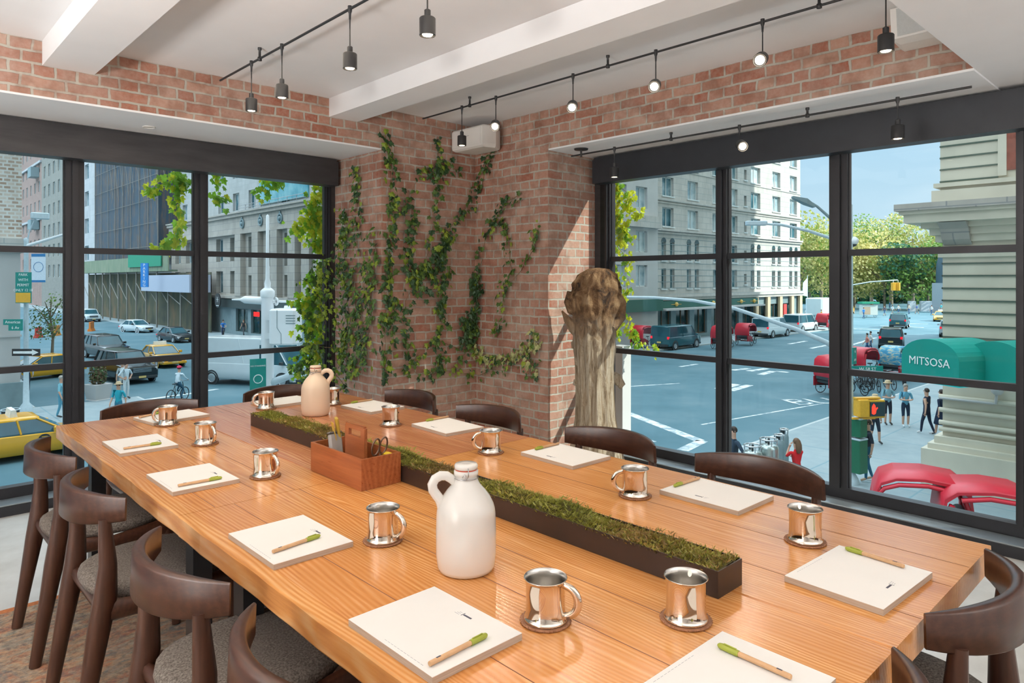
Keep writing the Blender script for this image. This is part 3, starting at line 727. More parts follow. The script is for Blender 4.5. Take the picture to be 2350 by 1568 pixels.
# ================================================================== driftwood trunk
r = thing('driftwood_trunk', 'tall weathered driftwood trunk standing before the right window reveal', 'driftwood', (4.03, 3.33, 0))
t = NT('weathered_driftwood'); oc = t.coord(); n1 = t.noise(t.mapping(oc,(11,11,1.3)), 3.0, 9, .7, 1.2); n2 = t.noise(oc, 9, 7, .75, .6); sz_ = t.n('ShaderNodeSeparateXYZ'); t.l(oc, sz_.inputs[0])
cl = t.ramp(n1.outputs[0], [(.32,(.13,.08,.045)),(.45,(.42,.31,.20)),(.58,(.62,.52,.39)),(.75,(.78,.71,.60))]); ch_ = t.ramp(n2.outputs[0], [(.36,(.035,.018,.010)),(.48,(.20,.105,.045)),(.60,(.36,.22,.11)),(.76,(.50,.38,.25))])
zz_ = t.math('ADD', t.math('MULTIPLY', t.math('SUBTRACT', sz_.outputs[2], 1.0), 3.5), t.math('MULTIPLY', n2.outputs[0], .6)); cr_ = t.n('ShaderNodeClamp'); t.l(zz_, cr_.inputs[0])
M['drift'] = t.bsdf(t.mix(cr_.outputs[0], cl, ch_), .88, 0, t.math('ADD', n1.outputs[0], n2.outputs[0]), 1.0, .03)
from mathutils import noise as MN
secs = [(0,.235,.17,0,0),(.10,.215,.155,0,0),(.22,.185,.15,0,0),(.42,.150,.125,.0,0),(.62,.142,.12,-.005,0),(.80,.145,.12,-.01,0),(.92,.155,.125,-.012,0),(1.02,.160,.13,-.012,0),(1.12,.165,.135,-.010,0),(1.22,.178,.135,-.004,0),(1.32,.186,.13,.0,0),(1.42,.172,.12,.005,0),(1.49,.135,.10,.012,0),(1.53,.080,.06,.018,0),(1.54,.01,.01,.018,0)]
import bisect
def sec(z):
    zs = [s_[0] for s_ in secs]; k = min(max(bisect.bisect(zs, z)-1, 0), len(secs)-2); a, c = secs[k], secs[k+1]; u = (z-a[0])/(c[0]-a[0])
    return [a[i]+(c[i]-a[i])*u for i in range(1,5)]
RV = Vector((SA,-CA,0)); FV = Vector((CA,SA,0)); rings = []; nr, na = 150, 96
for k in range(nr+1):
    z = 1.54*k/nr; w_, d_, ox, oy = sec(z); ring = []
    for i in range(na):
        a = 2*PI*i/na; ca, sa = math.cos(a), math.sin(a)
        q = Vector((ca*4.0, sa*4.0, z*.9)); f = 1 + .10*MN.noise(q*1.1) + .05*MN.noise(Vector((ca*9,sa*9,z*1.6)))
        groove = MN.noise(Vector((ca*14, sa*14, z*1.1+3))); f -= .07*max(0, groove)
        if z > .85: f += (.16*MN.noise(Vector((ca*3+z*7, sa*3, z*9))) - .26*max(0, MN.noise(Vector((ca*5,sa*5,z*11)))) + .06*MN.noise(Vector((ca*14,sa*14,z*22))))*min(1,(z-.85)*5)*(.5 if z > 1.5 else 1)
        p_ = RV*(ox + ca*w_*f) + FV*(oy + sa*d_*f); ring.append((p_.x, p_.y, z))
    rings.append(ring)
b = MB(); b.loft(rings, 0, True, True)
b.build('trunk', M['drift'], r)
def knob(pts, rs, nm='branch_stub'):
    b = MB(); pp = [RV*x + FV*y + Vector((0,0,z)) for x, y, z in pts]; b.tube([tuple(q) for q in pp], rs, 12); b.build(nm, M['drift'], r)
knob([(-.10,0,1.02),(-.17,0,1.09),(-.215,-.01,1.15),(-.255,-.01,1.215)], [.05,.042,.028,.006])
knob([(-.13,0,1.20),(-.185,0,1.22),(-.20,0,1.28),(-.185,0,1.36)], [.03,.035,.04,.03])
knob([(-.14,0,.98),(-.17,0,.965),(-.175,0,.93)], [.03,.022,.006])
knob([(.10,0,.72),(.16,0,.70),(.195,0,.655),(.18,0,.63)], [.05,.045,.03,.012])
knob([(-.11,0,.68),(-.155,0,.675),(-.165,0,.655)], [.03,.025,.010])
knob([(.12,-.02,1.10),(.19,-.02,1.17),(.20,-.01,1.28),(.17,0,1.36)], [.05,.035,.03,.012])
# ================================================================== street level
M['asphalt'] = noise_mat('sky_tinted_asphalt', [(.3,(.048,.130,.165)),(.5,(.072,.165,.205)),(.7,(.125,.21,.245))], .22, 9, .75, (1,1,1), .05, .01, world=True)  # grey asphalt with the blue of skylight in shade mixed into its colour
M['walk'] = None
t = NT('pale_sidewalk_slabs'); p = t.pos(); br = t.n('ShaderNodeTexBrick'); br.offset = 0; br.inputs['Scale'].default_value = 1; br.inputs['Brick Width'].default_value = 3.1; br.inputs['Row Height'].default_value = 3.1
br.inputs['Mortar Size'].default_value = .03; br.inputs['Color1'].default_value = (.225,.285,.305,1); br.inputs['Color2'].default_value = (.26,.315,.33,1); br.inputs['Mortar'].default_value = (.12,.24,.28,1); t.l(p, br.inputs['Vector'])
n = t.noise(p, 1.4, 7, .7); M['walk'] = t.bsdf(t.mix(.25, br.outputs[0], t.ramp(n.outputs[0], [(.3,(.22,.33,.38)),(.7,(.55,.60,.62))])), .8)
M['kerb'] = plain('pale_kerb_stone', (.46,.50,.50), .8)
M['paint'] = noise_mat('worn_white_road_paint', [(.42,(.30,.38,.42)),(.55,(.72,.76,.76))], 2.2, 6, .8, bstr=0, world=True)
GR = G - .12
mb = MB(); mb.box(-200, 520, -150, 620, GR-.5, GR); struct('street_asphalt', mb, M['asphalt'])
def walk(name, x0, x1, y0, y1):
    b = MB(); b.box(x0, x1, y0, y1, GR, G); struct(name, b, M['walk'])
    b = MB(); b.box(x0-.001, x1+.15, y0-.15, y1+.15, GR, G-.012); struct(name+'_kerb', b, M['kerb'])
walk('sidewalk_near', -80, 140, -80, 12.2)
walk('sidewalk_corner', -80, 10.3, 29.5, 38.8); walk('sidewalk_avenue', -80, 5.9, 39.2, 300)
walk('sidewalk_far', 26.5, 92, 34.3, 300)
# park paving + low wall
# road paint
b = MB()
def stripe(a, c, w):
    A = P(*a, Z=GR); C = P(*c, Z=GR); d = (C-A).normalized(); s = Vector((-d.y,d.x,0))*w/2
    b.add([A-s+Vector((0,0,.004)), A+s+Vector((0,0,.004)), C+s+Vector((0,0,.004)), C-s+Vector((0,0,.004))], [(0,3,2,1)])
for a, c, w in (((318,920),(446,902),.35),((470,898),(500,893),.3),((672,877),(750,874),.3),((1440,948),(1606,1012),.45),((1566,1034),(1612,1012),.45),((1450,1000),(1500,1015),.3),
    ((1650,893),(1690,882),.6),((1675,897),(1720,884),.5),((1680,850),(1718,846),.5),((1718,852),(1760,846),.5),((1745,860),(1775,852),.5),((1780,852),(1810,855),.4),((1650,868),(1672,873),.4),
    ((1945,795),(2010,775),.35),((1810,790),(1850,783),.4),((1860,800),(1900,792),.4),((1880,752),(1905,748),.4),((1560,842),(1600,836),.3),((1400,890),(1560,880),.15),
    ((1610,975),(1895,925),.12),((2020,748),(2120,752),.5),((2050,742),(2130,744),.5),((1960,755),(2030,757),.4),((695,890),(745,872),.12),((310,832),(318,850),.4),((325,830),(330,848),.4)):
    stripe(a, c, w)
struct('road_markings', b, M['paint'])
A = P(1832,914,Z=GR+.01); B_ = P(1900,922,Z=GR+.01)
o = lettering('BUS', 2.2, M['paint'], None, frame(P(1885,921,Z=GR+.012), Vector((.86,-.50,0)), Vector((.50,.86,0))), 'road_lettering', .004); o['kind'] = 'structure'

# ------------------------------------------------------------------ our own building outside (mass above and below the room)
M['mass'] = plain('grey_building_mass', (.45,.43,.40), .9)
mb = MB(); mb.box(-60, 4.62, -60, 5.46, CZ+.27, 62); struct('building_above', mb, M['mass'])
mb = MB(); mb.box(-60, 4.62, -60, 5.46, G, -.16); struct('building_below', mb, M['mass'])
mb = MB(); mb.box(-60, -4.16, -60, 5.46, -.16, CZ+.27); struct('building_side', mb, M['mass'])

# ================================================================== facades
M['far_glass'] = None
def winmat(name, a, b, c):
    t = NT(name); p = t.pos(); n = t.noise(p, .55, 3); return t.bsdf(t.ramp(n.outputs[0], [(.35,a),(.5,b),(.65,c)]), .12)
M['far_glass'] = winmat('far_window_glass', (.02,.09,.12), (.06,.17,.21), (.30,.40,.44))
M['dark_glass'] = winmat('shop_window_glass', (.006,.03,.035), (.015,.06,.065), (.08,.12,.11))
M['far_frame'] = plain('far_window_frame', (.62,.66,.66), .6)
M['sky_glass'] = winmat('pale_curtained_glass', (.20,.32,.38), (.42,.52,.56), (.60,.68,.70))
def stone(name, c1, c2, mort, bw, bh, axis, lime=.1, ms=.02):
    t = NT(name); p = t.pos(); sx = t.n('ShaderNodeSeparateXYZ'); t.l(p, sx.inputs[0]); cb = t.n('ShaderNodeCombineXYZ'); t.l(sx.outputs[0 if axis=='x' else 1], cb.inputs[0]); t.l(sx.outputs[2], cb.inputs[1])
    br = t.n('ShaderNodeTexBrick'); t.l(cb.outputs[0], br.inputs['Vector']); br.inputs['Scale'].default_value = 1; br.inputs['Brick Width'].default_value = bw; br.inputs['Row Height'].default_value = bh; br.inputs['Mortar Size'].default_value = ms
    br.inputs['Color1'].default_value = (*c1,1); br.inputs['Color2'].default_value = (*c2,1); br.inputs['Mortar'].default_value = (*mort,1)
    n = t.noise(t.mapping(p,(1,1,.35)), .9, 7, .7); c = t.mix(t.ramp(n.outputs[0],[(.42,(0,0,0)),(.7,(.45,.45,.45))]), br.outputs[0], tuple(x*.62 for x in c1))
    return t.bsdf(c, .85)
M['lime_x'] = stone('pale_limestone_x', (.50,.48,.45), (.56,.53,.49), (.33,.36,.36), 1.6, .62, 'x')
M['lime_y'] = stone('limestone_y', (.40,.365,.32), (.46,.42,.37), (.26,.26,.25), 1.4, .7, 'y')
M['lime_up'] = stone('blue_grey_upper_stone', (.42,.43,.42), (.47,.48,.47), (.33,.36,.37), 1.4, .5, 'y', ms=.01)
M['white_stone'] = stone('white_building_stone', (.46,.46,.48), (.52,.52,.53), (.38,.39,.40), 2, 1.0, 'y')
M['pink_brick'] = stone('pinkish_brick', (.33,.20,.17), (.40,.25,.21), (.34,.27,.24), .6, .25, 'y', ms=.03)
M['grey_brick'] = stone('grey_tan_brick', (.27,.255,.22), (.33,.31,.27), (.22,.22,.21), .6, .25, 'y', ms=.03)
M['patt_brick'] = stone('speckled_tan_brick', (.34,.22,.15), (.66,.58,.50), (.66,.64,.60), .30, .17, 'x', ms=.035)
M['base_stone'] = plain('smooth_grey_stone', (.50,.49,.48), .7, var=.05, scale=.7)
M['granite'] = plain('dark_granite_base', (.20,.28,.30), .5, var=.1, scale=3)
def facade(name, label, cat, axis, plane, sgn, u0, u1, z0, z1, depth, mat, wins, gmat=None, fmat=None, recess=.35, sill=None, arch=False, group=None, mullion=True):
    """front wall with real window openings. axis 'x': wall runs along X on plane Y=plane (outside is sgn side)"""
    root = thing(name, label, cat, (0,0,0), 0, group)
    gmat = gmat or M['far_glass']; fmat = fmat or M['far_frame']
    def pt(u, d, z): return (u, plane+sgn*d, z) if axis == 'x' else (plane+sgn*d, u, z)
    us = sorted(set([u0,u1]+[w[0] for w in wins]+[w[1] for w in wins])); zs = sorted(set([z0,z1]+[w[2] for w in wins]+[w[3] for w in wins]))
    b = MB()
    def inside(u, z): return any(w[0] < u < w[1] and w[2] < z < w[3] for w in wins)
    for i in range(len(us)-1):
        run = None
        for k in range(len(zs)-1):
            solid = not inside((us[i]+us[i+1])/2, (zs[k]+zs[k+1])/2)
            if solid and run is None: run = zs[k]
            if run is not None and (not solid or k == len(zs)-2):
                top = zs[k+1] if solid else zs[k]
                b.add([pt(us[i],0,run),pt(us[i+1],0,run),pt(us[i+1],0,top),pt(us[i],0,top)], [(0,1,2,3)]); run = None
    for w in wins:
        a, c, e, f = w[:4]
        b.add([pt(a,0,e),pt(c,0,e),pt(c,0,f),pt(a,0,f),pt(a,-recess,e),pt(c,-recess,e),pt(c,-recess,f),pt(a,-recess,f)], [(0,1,5,4),(1,2,6,5),(2,3,7,6),(3,0,4,7)])
    # sides, roof and back
    b.add([pt(u0,0,z0),pt(u1,0,z0),pt(u1,0,z1),pt(u0,0,z1),pt(u0,-depth,z0),pt(u1,-depth,z0),pt(u1,-depth,z1),pt(u0,-depth,z1)], [(1,5,6,2),(0,3,7,4),(3,2,6,7),(4,5,6,7)])
    b.build('wall', mat, root)
    for w in wins:
        a, c, e, f = w[:4]; q = MB(); qg = MB(); g = .06*min(1.6,(c-a)); r1, r2 = recess*.9, recess*.9-.08
        def bxx(ua, ub, d0, d1, za, zb, m): 
            A_, B2 = pt(ua,-d0,za), pt(ub,-d1,zb); q.box(min(A_[0],B2[0]),max(A_[0],B2[0]),min(A_[1],B2[1]),max(A_[1],B2[1]),min(A_[2],B2[2]),max(A_[2],B2[2]),m)
        A_, B2 = pt(a,-r1,e), pt(c,-r1-.05,f); qg.box(min(A_[0],B2[0]),max(A_[0],B2[0]),min(A_[1],B2[1]),max(A_[1],B2[1]),e,f)
        bxx(a,a+g,r2,r1,e,f,1); bxx(c-g,c,r2,r1,e,f,1); bxx(a,c,r2,r1,e,e+g,1); bxx(a,c,r2,r1,f-g,f,1)
        if mullion: bxx((a+c)/2-g*.4,(a+c)/2+g*.4,r2,r1,e,f,1)
        if sill: bxx(a-.1,c+.1,-.12,.1,e-.12,e,1)
        wo = q.build('window', [fmat, fmat], root); qg.build('pane', [w[4] if len(w) > 4 else gmat], wo)
    return root
def band(root, name, axis, plane, sgn, u0, u1, z0, z1, out, mat):
    b = MB(); a, c = (plane, plane+sgn*out); lo, hi = min(a,c), max(a,c)
    if axis == 'x': b.box(u0,u1,lo,hi,z0,z1)
    else: b.box(lo,hi,u0,u1,z0,z1)
    return b.build(name, mat, root)
# ---- grey stone apartment house seen through the right window (plane Y=39)
W = []
for c, w2 in ((58.4,1.0),(62.95,1.0),(67.6,.75),(71.4,.85),(76.5,1.15),(81.8,1.05),(86.5,1.0)):
    for zb in (6.72, 9.76, 12.75, 15.8, 18.9, 22): W.append((c-w2, c+w2, zb, zb+1.9, M['sky_glass'] if R.random() < .55 else M['far_glass']))
    if w2 > .9:
        for s in (-.75,.75): W.append((c+s-.42, c+s+.42, 3.35, 5.2)); W.append((c+s-.42, c+s+.42, .55, 2.55))
    else: W.append((c-w2+.1, c+w2-.1, 3.35, 5.3)); W.append((c-w2+.1, c+w2-.1, .55, 2.55))
for zb in (3.6, .9, 6.9, 9.9, 12.9): W.append((73.75,74.35,zb,zb+1.2))
W = [w for w in W if w[3] < 24]
RB = facade('apartment_building', 'pale grey stone apartment house with arched windows behind the right window, half of it sunlit', 'building', 'x', 39, -1, 55.6, 88.5, -.55, 30, 14, M['lime_x'], W, sill=True)
for z, o_, h_ in ((9.25,.18,.25),(9.0,.1,.12),(6.25,.35,.22),(6.0,.2,.2),(-.3,.55,.3),(-.6,.4,.3),(12.4,.06,.1)): band(RB,'cornice','x',39,-1,55.6,88.6,z,z+h_,o_,M['lime_x'])
for c in (58.4,62.95,76.5,81.8,86.5):    # arch heads
    for s in (-.75,.75):
        q = MB(); n = 10; pts = [(c+s-.42-.0,5.2)]+[(c+s-.42*math.cos(PI*i/n),5.2+.42*math.sin(PI*i/n)) for i in range(n+1)]; q.prism([(x,z) for x,z in pts[1:]], 38.97, 38.995, 'y'); q.build('arch_head', M['dark_glass'], RB)
b = MB()
for z in [ -.0+.62*k for k in range(1,10)]: b.box(55.6,88.5,38.98,39.0,z-.02,z+.02)
b.build('stone_joints', M['granite'], RB)
W = [(56.5+3.4*k, 59.0+3.4*k, -4.2, -1.5) for k in range(9)]
gf = facade('ground_floor','x','x','x',39.05,-1,55.6,88.4,G,-.6,10,M['granite'],W,M['dark_glass'],plain('brown_shop_frame',(.16,.10,.06),.5))
for ch in list(gf.children): ch.parent = RB
bpy.data.objects.remove(gf)
M['awn_green'] = plain('dark_green_fascia', (.01,.10,.07), .5)
M['gold'] = plain('gold_sign_paint', (.65,.42,.10), .4)
band(RB,'shop_fascia','x',38.95,-1,56,76,-1.35,-.66,.5,M['awn_green'])
for x in (59,66,72,75): 
    q = MB(); q.ball((x,38.42,-1.0),.22,8,6); q.box(x-.9,x+.9,38.40,38.44,-1.03,-.99); q.build('gold_emblem', M['gold'], RB)
band(RB,'shop_canopy','x',38.95,-1,56,76,-1.55,-1.37,1.4,M['base_stone'])
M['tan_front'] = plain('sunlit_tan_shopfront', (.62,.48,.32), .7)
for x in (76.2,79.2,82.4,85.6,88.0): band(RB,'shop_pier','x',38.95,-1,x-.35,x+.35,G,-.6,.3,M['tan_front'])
band(RB,'red_shop_door','x',38.95,-1,83.4,84.2,G,-1.6,.15,plain('red_door',(.6,.05,.04),.5))
# lower house left of it
W = [(45.6+3.2*k,47.4+3.2*k,zb,zb+2.0,M['sky_glass']) for k in range(3) for zb in (.8,4.0,8.1,11.4,14.6)]
LB = facade('stone_house', 'light stone house with a grey parapet wing, left edge of the right window view', 'building', 'x', 38.2, -1, 45.2, 55.5, G, 26, 12, M['base_stone'], W)
band(LB,'parapet','x',38.2,-1,45.2,55.5,6.3,7.4,.5,M['lime_x']); band(LB,'shop_fascia','x',38.2,-1,45.2,55.5,-1.5,-.4,.6,M['awn_green'])
# ---- stone corner building with the green awning (plane X=23)
M['rust_y'] = plain('warm_rusticated_stone', (.62,.57,.46), .8, var=.07, scale=1.4)
M['joint'] = plain('dark_stone_joint', (.10,.13,.10), .9)
SB = thing('corner_stone_building', 'cream rusticated stone corner building at the right edge of the right window', 'building')
b = MB(); b.box(23, 96, -26, 6.0, 3.55, 90); b.build('upper_wall', M['rust_y'], SB)
b = MB(); b.box(23.05, 96, -26, 5.95, G, 2.6); b.build('lower_wall', M['rust_y'], SB)
b = MB()
for k in range(11): z = -2.35+.66*k*0.62+.0; 
zj = [1.92,1.565,1.20,.845,.49,.13,-.22,-.58]
for z in zj: b.box(23.0,23.06,-12,5.96,z-.022,z+.022); b.box(23.0,24.5,5.94,5.965,z-.022,z+.022)
b.build('lower_joints', M['joint'], SB)
b = MB()
for z in (4.31,4.66,5.0,5.34,5.7,6.05): b.box(22.975,23.02,4.58,6.01,z-.022,z+.022)
b.build('upper_joints', M['joint'], SB)
def cor(z0, z1, o_, nm='cornice', m='rust_y'): b = MB(); b.box(23-o_, 60, -25, 6+o_, z0, z1); return b.build(nm, M[m], SB)
cor(2.55,2.75,.10); cor(2.75,2.95,.22); cor(2.95,3.10,.40); cor(3.10,3.35,.75); cor(3.35,3.45,.85); cor(3.45,3.65,.95,m='lime_y'); cor(3.65,4.05,.18); cor(4.14,4.26,.14); cor(2.1,2.4,.05); cor(-.40,-.28,.05)
b = MB(); b.prism([(22.3,3.08),(23.0,3.08),(23.0,2.45),(22.75,2.6),(22.6,2.9)], 5.2, 5.9, 'y'); b.build('bracket', M['lime_y'], SB)
b = MB(); b.box(22.93,23.0,4.38,4.58,4.33,40); b.build('window_bay_trim', M['rust_y'], SB)
b = MB(); b.box(22.95,22.99,-12,4.38,4.47,40); b.build('brick_panel', plain('red_brick_panel',(.30,.09,.06),.8,var=.2,scale=8), SB)
# plinth: stepped mouldings
b = MB(); b.box(22.45, 30, -12, 6.35, G, -3.45); b.box(22.6,30,-12,6.22,-3.45,-3.3); b.box(22.78,30,-12,6.1,-3.3,-3.1); b.build('plinth', M['rust_y'], SB)
for z in (-2.91,-2.72,-2.35,-1.97):
    b = MB(); b.tube([(22.98,6.02,z),(22.98,-10,z)], .07, 8); b.build('moulding', M['rust_y'], SB)
b = MB(); b.tube([(22.9,6,-2.0),(22.9,4.7,-2.0),(22.9,4.62,-2.0),(22.9,4.6,-1.75)], .04, 6); b.ball((22.88,4.58,-1.6),.16,10,6); b.build('wall_lamp', M['base_stone'], SB)
# green barrel awnings
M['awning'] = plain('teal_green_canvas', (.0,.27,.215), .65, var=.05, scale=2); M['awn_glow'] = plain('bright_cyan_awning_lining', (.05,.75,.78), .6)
M['white_txt'] = plain('white_lettering', (.8,.82,.8), .6)
def awning(label, pos, ang, L, w, text=None):
    r = thing('barrel_awning', label, 'awning', pos, ang)
    n = 14; prof = [(-w,0)]+[(-w*math.cos(PI*i/n), .62+ .50*math.sin(PI*i/n)) for i in range(n+1)]+[(w,0)]
    b = MB(); b.prism([(y,z) for y,z in prof], 0, L, 'x'); b.build('canopy', M['awning'], r)
    b = MB(); b.box(.02,L-.02,-w+.02,w-.02,-.03,0.0); b.build('lining', M['awn_glow'], r)
    b = MB()
    for x in (.02,L-.02):
        for y in (-w+.03,w-.03): b.tube([(x,y,0),(x,y,.6)], .02, 6)
    b.build('frame', M['wire'], r)
    if text: lettering(text, .30, M['white_txt'], r, frame((-.012,0,.52),(0,-1,0),(0,0,1)), 'awning_text', .004)
    return r
ap = P(2132,888,t=17.9); awning('teal green barrel awning with white lettering on its end', (ap.x, ap.y, ap.z+.12), math.atan2(-.43,.9), 1.5, .84, 'MITSOSA')
ap2 = P(2292,900,t=17.0); awning('plain teal green barrel awning at the far right window edge', (ap2.x+.1, ap2.y+.1, ap2.z+.12), math.atan2(-.43,.9), 1.9, .80)

# ---- left window view: corner house, avenue fronts on plane X=30
B1 = thing('brick_corner_house', 'speckled tan brick corner house with a smooth grey base, left edge of the left window', 'building')
b = MB(); b.box(-40,5.5,38.9,60,3.35,45); b.build('brick_upper', M['patt_brick'], B1)
b = MB(); b.box(-40,5.45,38.95,60,-3.3,3.0); b.box(-40,5.5,38.9,60,-1.2,-1.1); b.build('stone_base', M['base_stone'], B1)
b = MB(); b.box(-40,5.75,38.65,60,3.0,3.35); b.box(-40,5.6,38.8,60,2.7,3.0); b.build('cornice', M['lime_x'], B1)
b = MB(); b.box(-40,5.6,38.8,60,G,-3.3); b.build('granite_base', M['granite'], B1)
# limestone bank-like front
Ws = []
for y in (80.3,76.2,90.5,94.5,86.3): Ws += [(y-1.0,y+1.0,3.5,6.1),(y-1.0,y+1.0,-.1,2.4)]
for y in (71.5,67.2,63.0,59.6,57.3,55.0,52,49,46): Ws += [(y-.75,y+.75,2.8,6.0),(y-.75,y+.75,-.2,1.9)]
S1 = facade('limestone_building', 'grey limestone building with columns and three carved medallions behind the left window', 'building', 'y', 30, -1, 42, 97, -.5, 8.3, 14, M['lime_y'], Ws, recess=.6)
for z0,z1,o_ in ((6.35,6.6,.45),(6.6,8.2,.35),(8.2,8.55,.6),(8.55,8.7,.75),(-.6,-.3,.5)): band(S1,'cornice','y',30,-1,42,97,z0,z1,o_,M['lime_y'])
for y in (73.8,69.4,65.0,61.2,58.4,56.1): band(S1,'pilaster','y',30,-1,y-.75,y+.75,-.3,6.35,.55,M['lime_y'])
for px in (556,598,643):
    q_ = P(px,500,X=29.6); mbm = MB(); mbm.torus((29.58,q_.y,7.4),.42,.10,16,6,0,'x'); mbm.ball((29.6,q_.y,7.4),.25,8,6); mbm.ball((29.6,q_.y,7.95),.16,6,5); mbm.build('medallion', M['granite'], S1)
Wu = [(y-.9,y+.9,z,z+2.0) for y in (95.5,91.5,83,78.6,74.2,66,58,54,50,46) for z in (9.3,13.0,16.8,20.6)]
S1u = facade('u','x','x','y',31.2,-1,42,97.5,8.3,34,14,M['lime_up'],Wu,recess=.4)
for ch in list(S1u.children): ch.parent = S1
bpy.data.objects.remove(S1u)
b = MB(); b.box(31.05,31.2,61,72,9.4,12.8); b.build('blue_roof_glass', winmat('blue_green_roof_glass',(.05,.25,.32),(.10,.35,.42),(.2,.45,.5)), S1)
b = MB()
for z in (9.0,9.3,9.6): b.tube([(30.4,60,z),(30.4,76,z)], .03, 5)
for k in range(9): b.tube([(30.4,60+2*k,8.6),(30.4,60+2*k,9.6)], .03, 5)
b.build('roof_railing', M['wire'], S1)
Wg = [(y-1.6,y+1.6,-4.2,-1.7) for y in (46,50,54,58,62,66,70,74)]
gg = facade('g','x','x','y',30,-1,42,97,G,-.6,10,M['granite'],Wg,M['dark_glass'],plain('dark_teal_frame',(.03,.07,.07),.5))
for ch in list(gg.children): ch.parent = S1
bpy.data.objects.remove(gg)
band(S1,'shop_fascia','y',29.9,-1,44,80,-1.6,-.7,.3,plain('dark_shop_fascia',(.03,.05,.05),.5))
q_ = P(590,722,X=29.6); r = tag(MB().box(29.5,29.58,q_.y-.62,q_.y+.62,q_.z-.2,q_.z+.25).build('neon_shop_sign', emis('red_neon',(1,.02,.02),2.2)), 'small glowing red sign in the dark shopfront left of the white pole', 'sign')
r = thing('round_shop_sign', 'round black shop sign with a pale star, on the dark shopfront', 'sign', (0,0,0)); q_ = P(500,690,X=28.9)
b = MB(); b.lathe([(.0,-.05),(.8,-.05),(.8,.05),(.0,.05)], 28, 0, False, (0,0,0), False, Matrix.Translation(q_) @ Matrix.Rotation(-PI/2,4,'Y')); b.build('disc', plain('black_sign',(.012,.012,.014),.4), r)
b = MB()
for k in range(3): a = PI*k/3; b.box(-.02,.02,-.35,.35,.055,.06,0,Matrix.Translation(q_+Vector((0,0,.12))) @ Matrix.Rotation(-PI/2,4,'Y') @ Matrix.Rotation(a,4,'Z'))
b.box(-.6,-.52,-.4,.4,.055,.06,0,Matrix.Translation(q_+Vector((0,0,0))) @ Matrix.Rotation(-PI/2,4,'Y')); b.build('star', M['white_txt'], r)
# netted scaffold tower
M['net'] = None
t = NT('dark_scaffold_netting'); p = t.pos(); n1 = t.noise(t.mapping(p,(1,.55,.05)), 1.1, 6, .75); n2 = t.noise(p, .9, 8, .8)
c = t.ramp(n1.outputs[0], [(.30,(.008,.03,.06)),(.42,(.03,.05,.07)),(.48,(.15,.10,.07)),(.54,(.015,.07,.12)),(.60,(.12,.09,.07)),(.66,(.01,.09,.17)),(.74,(.20,.17,.14))]); c = t.mix(t.ramp(n2.outputs[0],[(.4,(0,0,0)),(.7,(.6,.6,.6))]), c, (.01,.06,.11)); M['net'] = t.bsdf(c, .9)
S2 = thing('netted_scaffold_building', 'tall building wrapped in dark blue brown scaffold netting beyond the left window', 'building')
b = MB(); b.box(29,44,99,133,4.2,70); b.build('netting', M['net'], S2)
M['pole_w'] = plain('pale_scaffold_pole', (.24,.22,.19), .5)
b = MB()
for k in range(9): y = 99+4.2*k; b.tube([(28.9,y,4),(28.9,y,60)], .045, 5)
for k in range(14): z = 6+3.2*k; b.tube([(28.85,99,z),(28.85,133,z)], .03, 5)
for k in range(12): b.tube([(28.8,99+2.8*k,40),(28.8,99+2.8*k-9,14)], .03, 4)
b.build('scaffold_poles', M['pole_w'], S2)
S3 = facade('white_tower', 'white stone office tower beyond the netted scaffold', 'building', 'y', 30.5, -1, 133.2, 163.4, G, 75, 14, M['white_stone'], [(y-1.5,y+1.5,z,z+2.7) for y in (137,146,156) for z in [5+5.0*k for k in range(10)]], recess=.5)
S4 = facade('grey_tan_building', 'grey tan building with a cornice, right of the pink brick block', 'building', 'y', 30, -1, 164, 186, G, 37.5, 14, M['grey_brick'], [(y-1.0,y+1.0,z,z+2.6) for y in (167.5,172.5,177.5,182.5) for z in [2+4.4*k for k in range(8)]], M['dark_glass'], recess=.3)
band(S4,'cornice','y',30,-1,163.5,186,35.5,37,1.2,M['grey_brick'])
S5 = facade('pink_brick_building', 'long pinkish brick block with rows of narrow windows, far left', 'building', 'y', 30, -1, 186, 250, G, 60, 14, M['pink_brick'], [(y-.9,y+.9,z,z+2.4) for y in [189+5.2*k for k in range(12)] for z in [4+4.4*k for k in range(9)]], M['dark_glass'], recess=.25, mullion=False)
for z in (28.0,15.0,41.0): band(S5,'white_belt_course','y',30,-1,186,250,z,z+.5,.35,M['white_stone'])
for z in (25,13): 
    b = MB(); b.box(28.4,30,189,193,z,z+2.2); b.build('balcony', M['granite'], S5)
# sidewalk shed in front of the scaffold
M['shed'] = noise_mat('grey_green_shed_boards', [(.3,(.08,.17,.11)),(.5,(.20,.25,.16)),(.7,(.34,.34,.25))], .9, 5, .8, (1,6,.3), world=True, bstr=0)
M['shed_green'] = plain('bright_green_shed_board', (.01,.26,.15), .7); M['pale_board'] = plain('pale_lavender_board', (.42,.46,.56), .7)
SH = thing('sidewalk_shed', 'green and grey boarded sidewalk shed on posts over the avenue pavement', 'scaffold shed')
b = MB(); b.box(26.9,29.2,92,137,2.5,2.7); b.box(26.8,26.95,88,137,2.5,4.4); b.build('parapet_boards', M['shed'], SH)
b = MB(); b.box(26.6,26.72,90,104,3.1,4.9); b.build('green_boards', M['shed_green'], SH)
b = MB(); b.box(26.6,29,80,98,.0,2.0); b.build('pale_boards', M['pale_board'], SH)
for k in range(14):
    y = 80+4.4*k; b = MB(); b.tube([(27.1,y,G),(27.1,y,2.5 if y > 92 else 0)], .10, 6); b.build('post', M['pole_w'], SH)
b = MB()
for k in range(13): y = 80+4.4*k; b.tube([(27.1,y,-1.5),(27.1,y+4.4,1.0 if y > 88 else -.3)], .05, 5)
b.build('brace', M['pole_w'], SH)
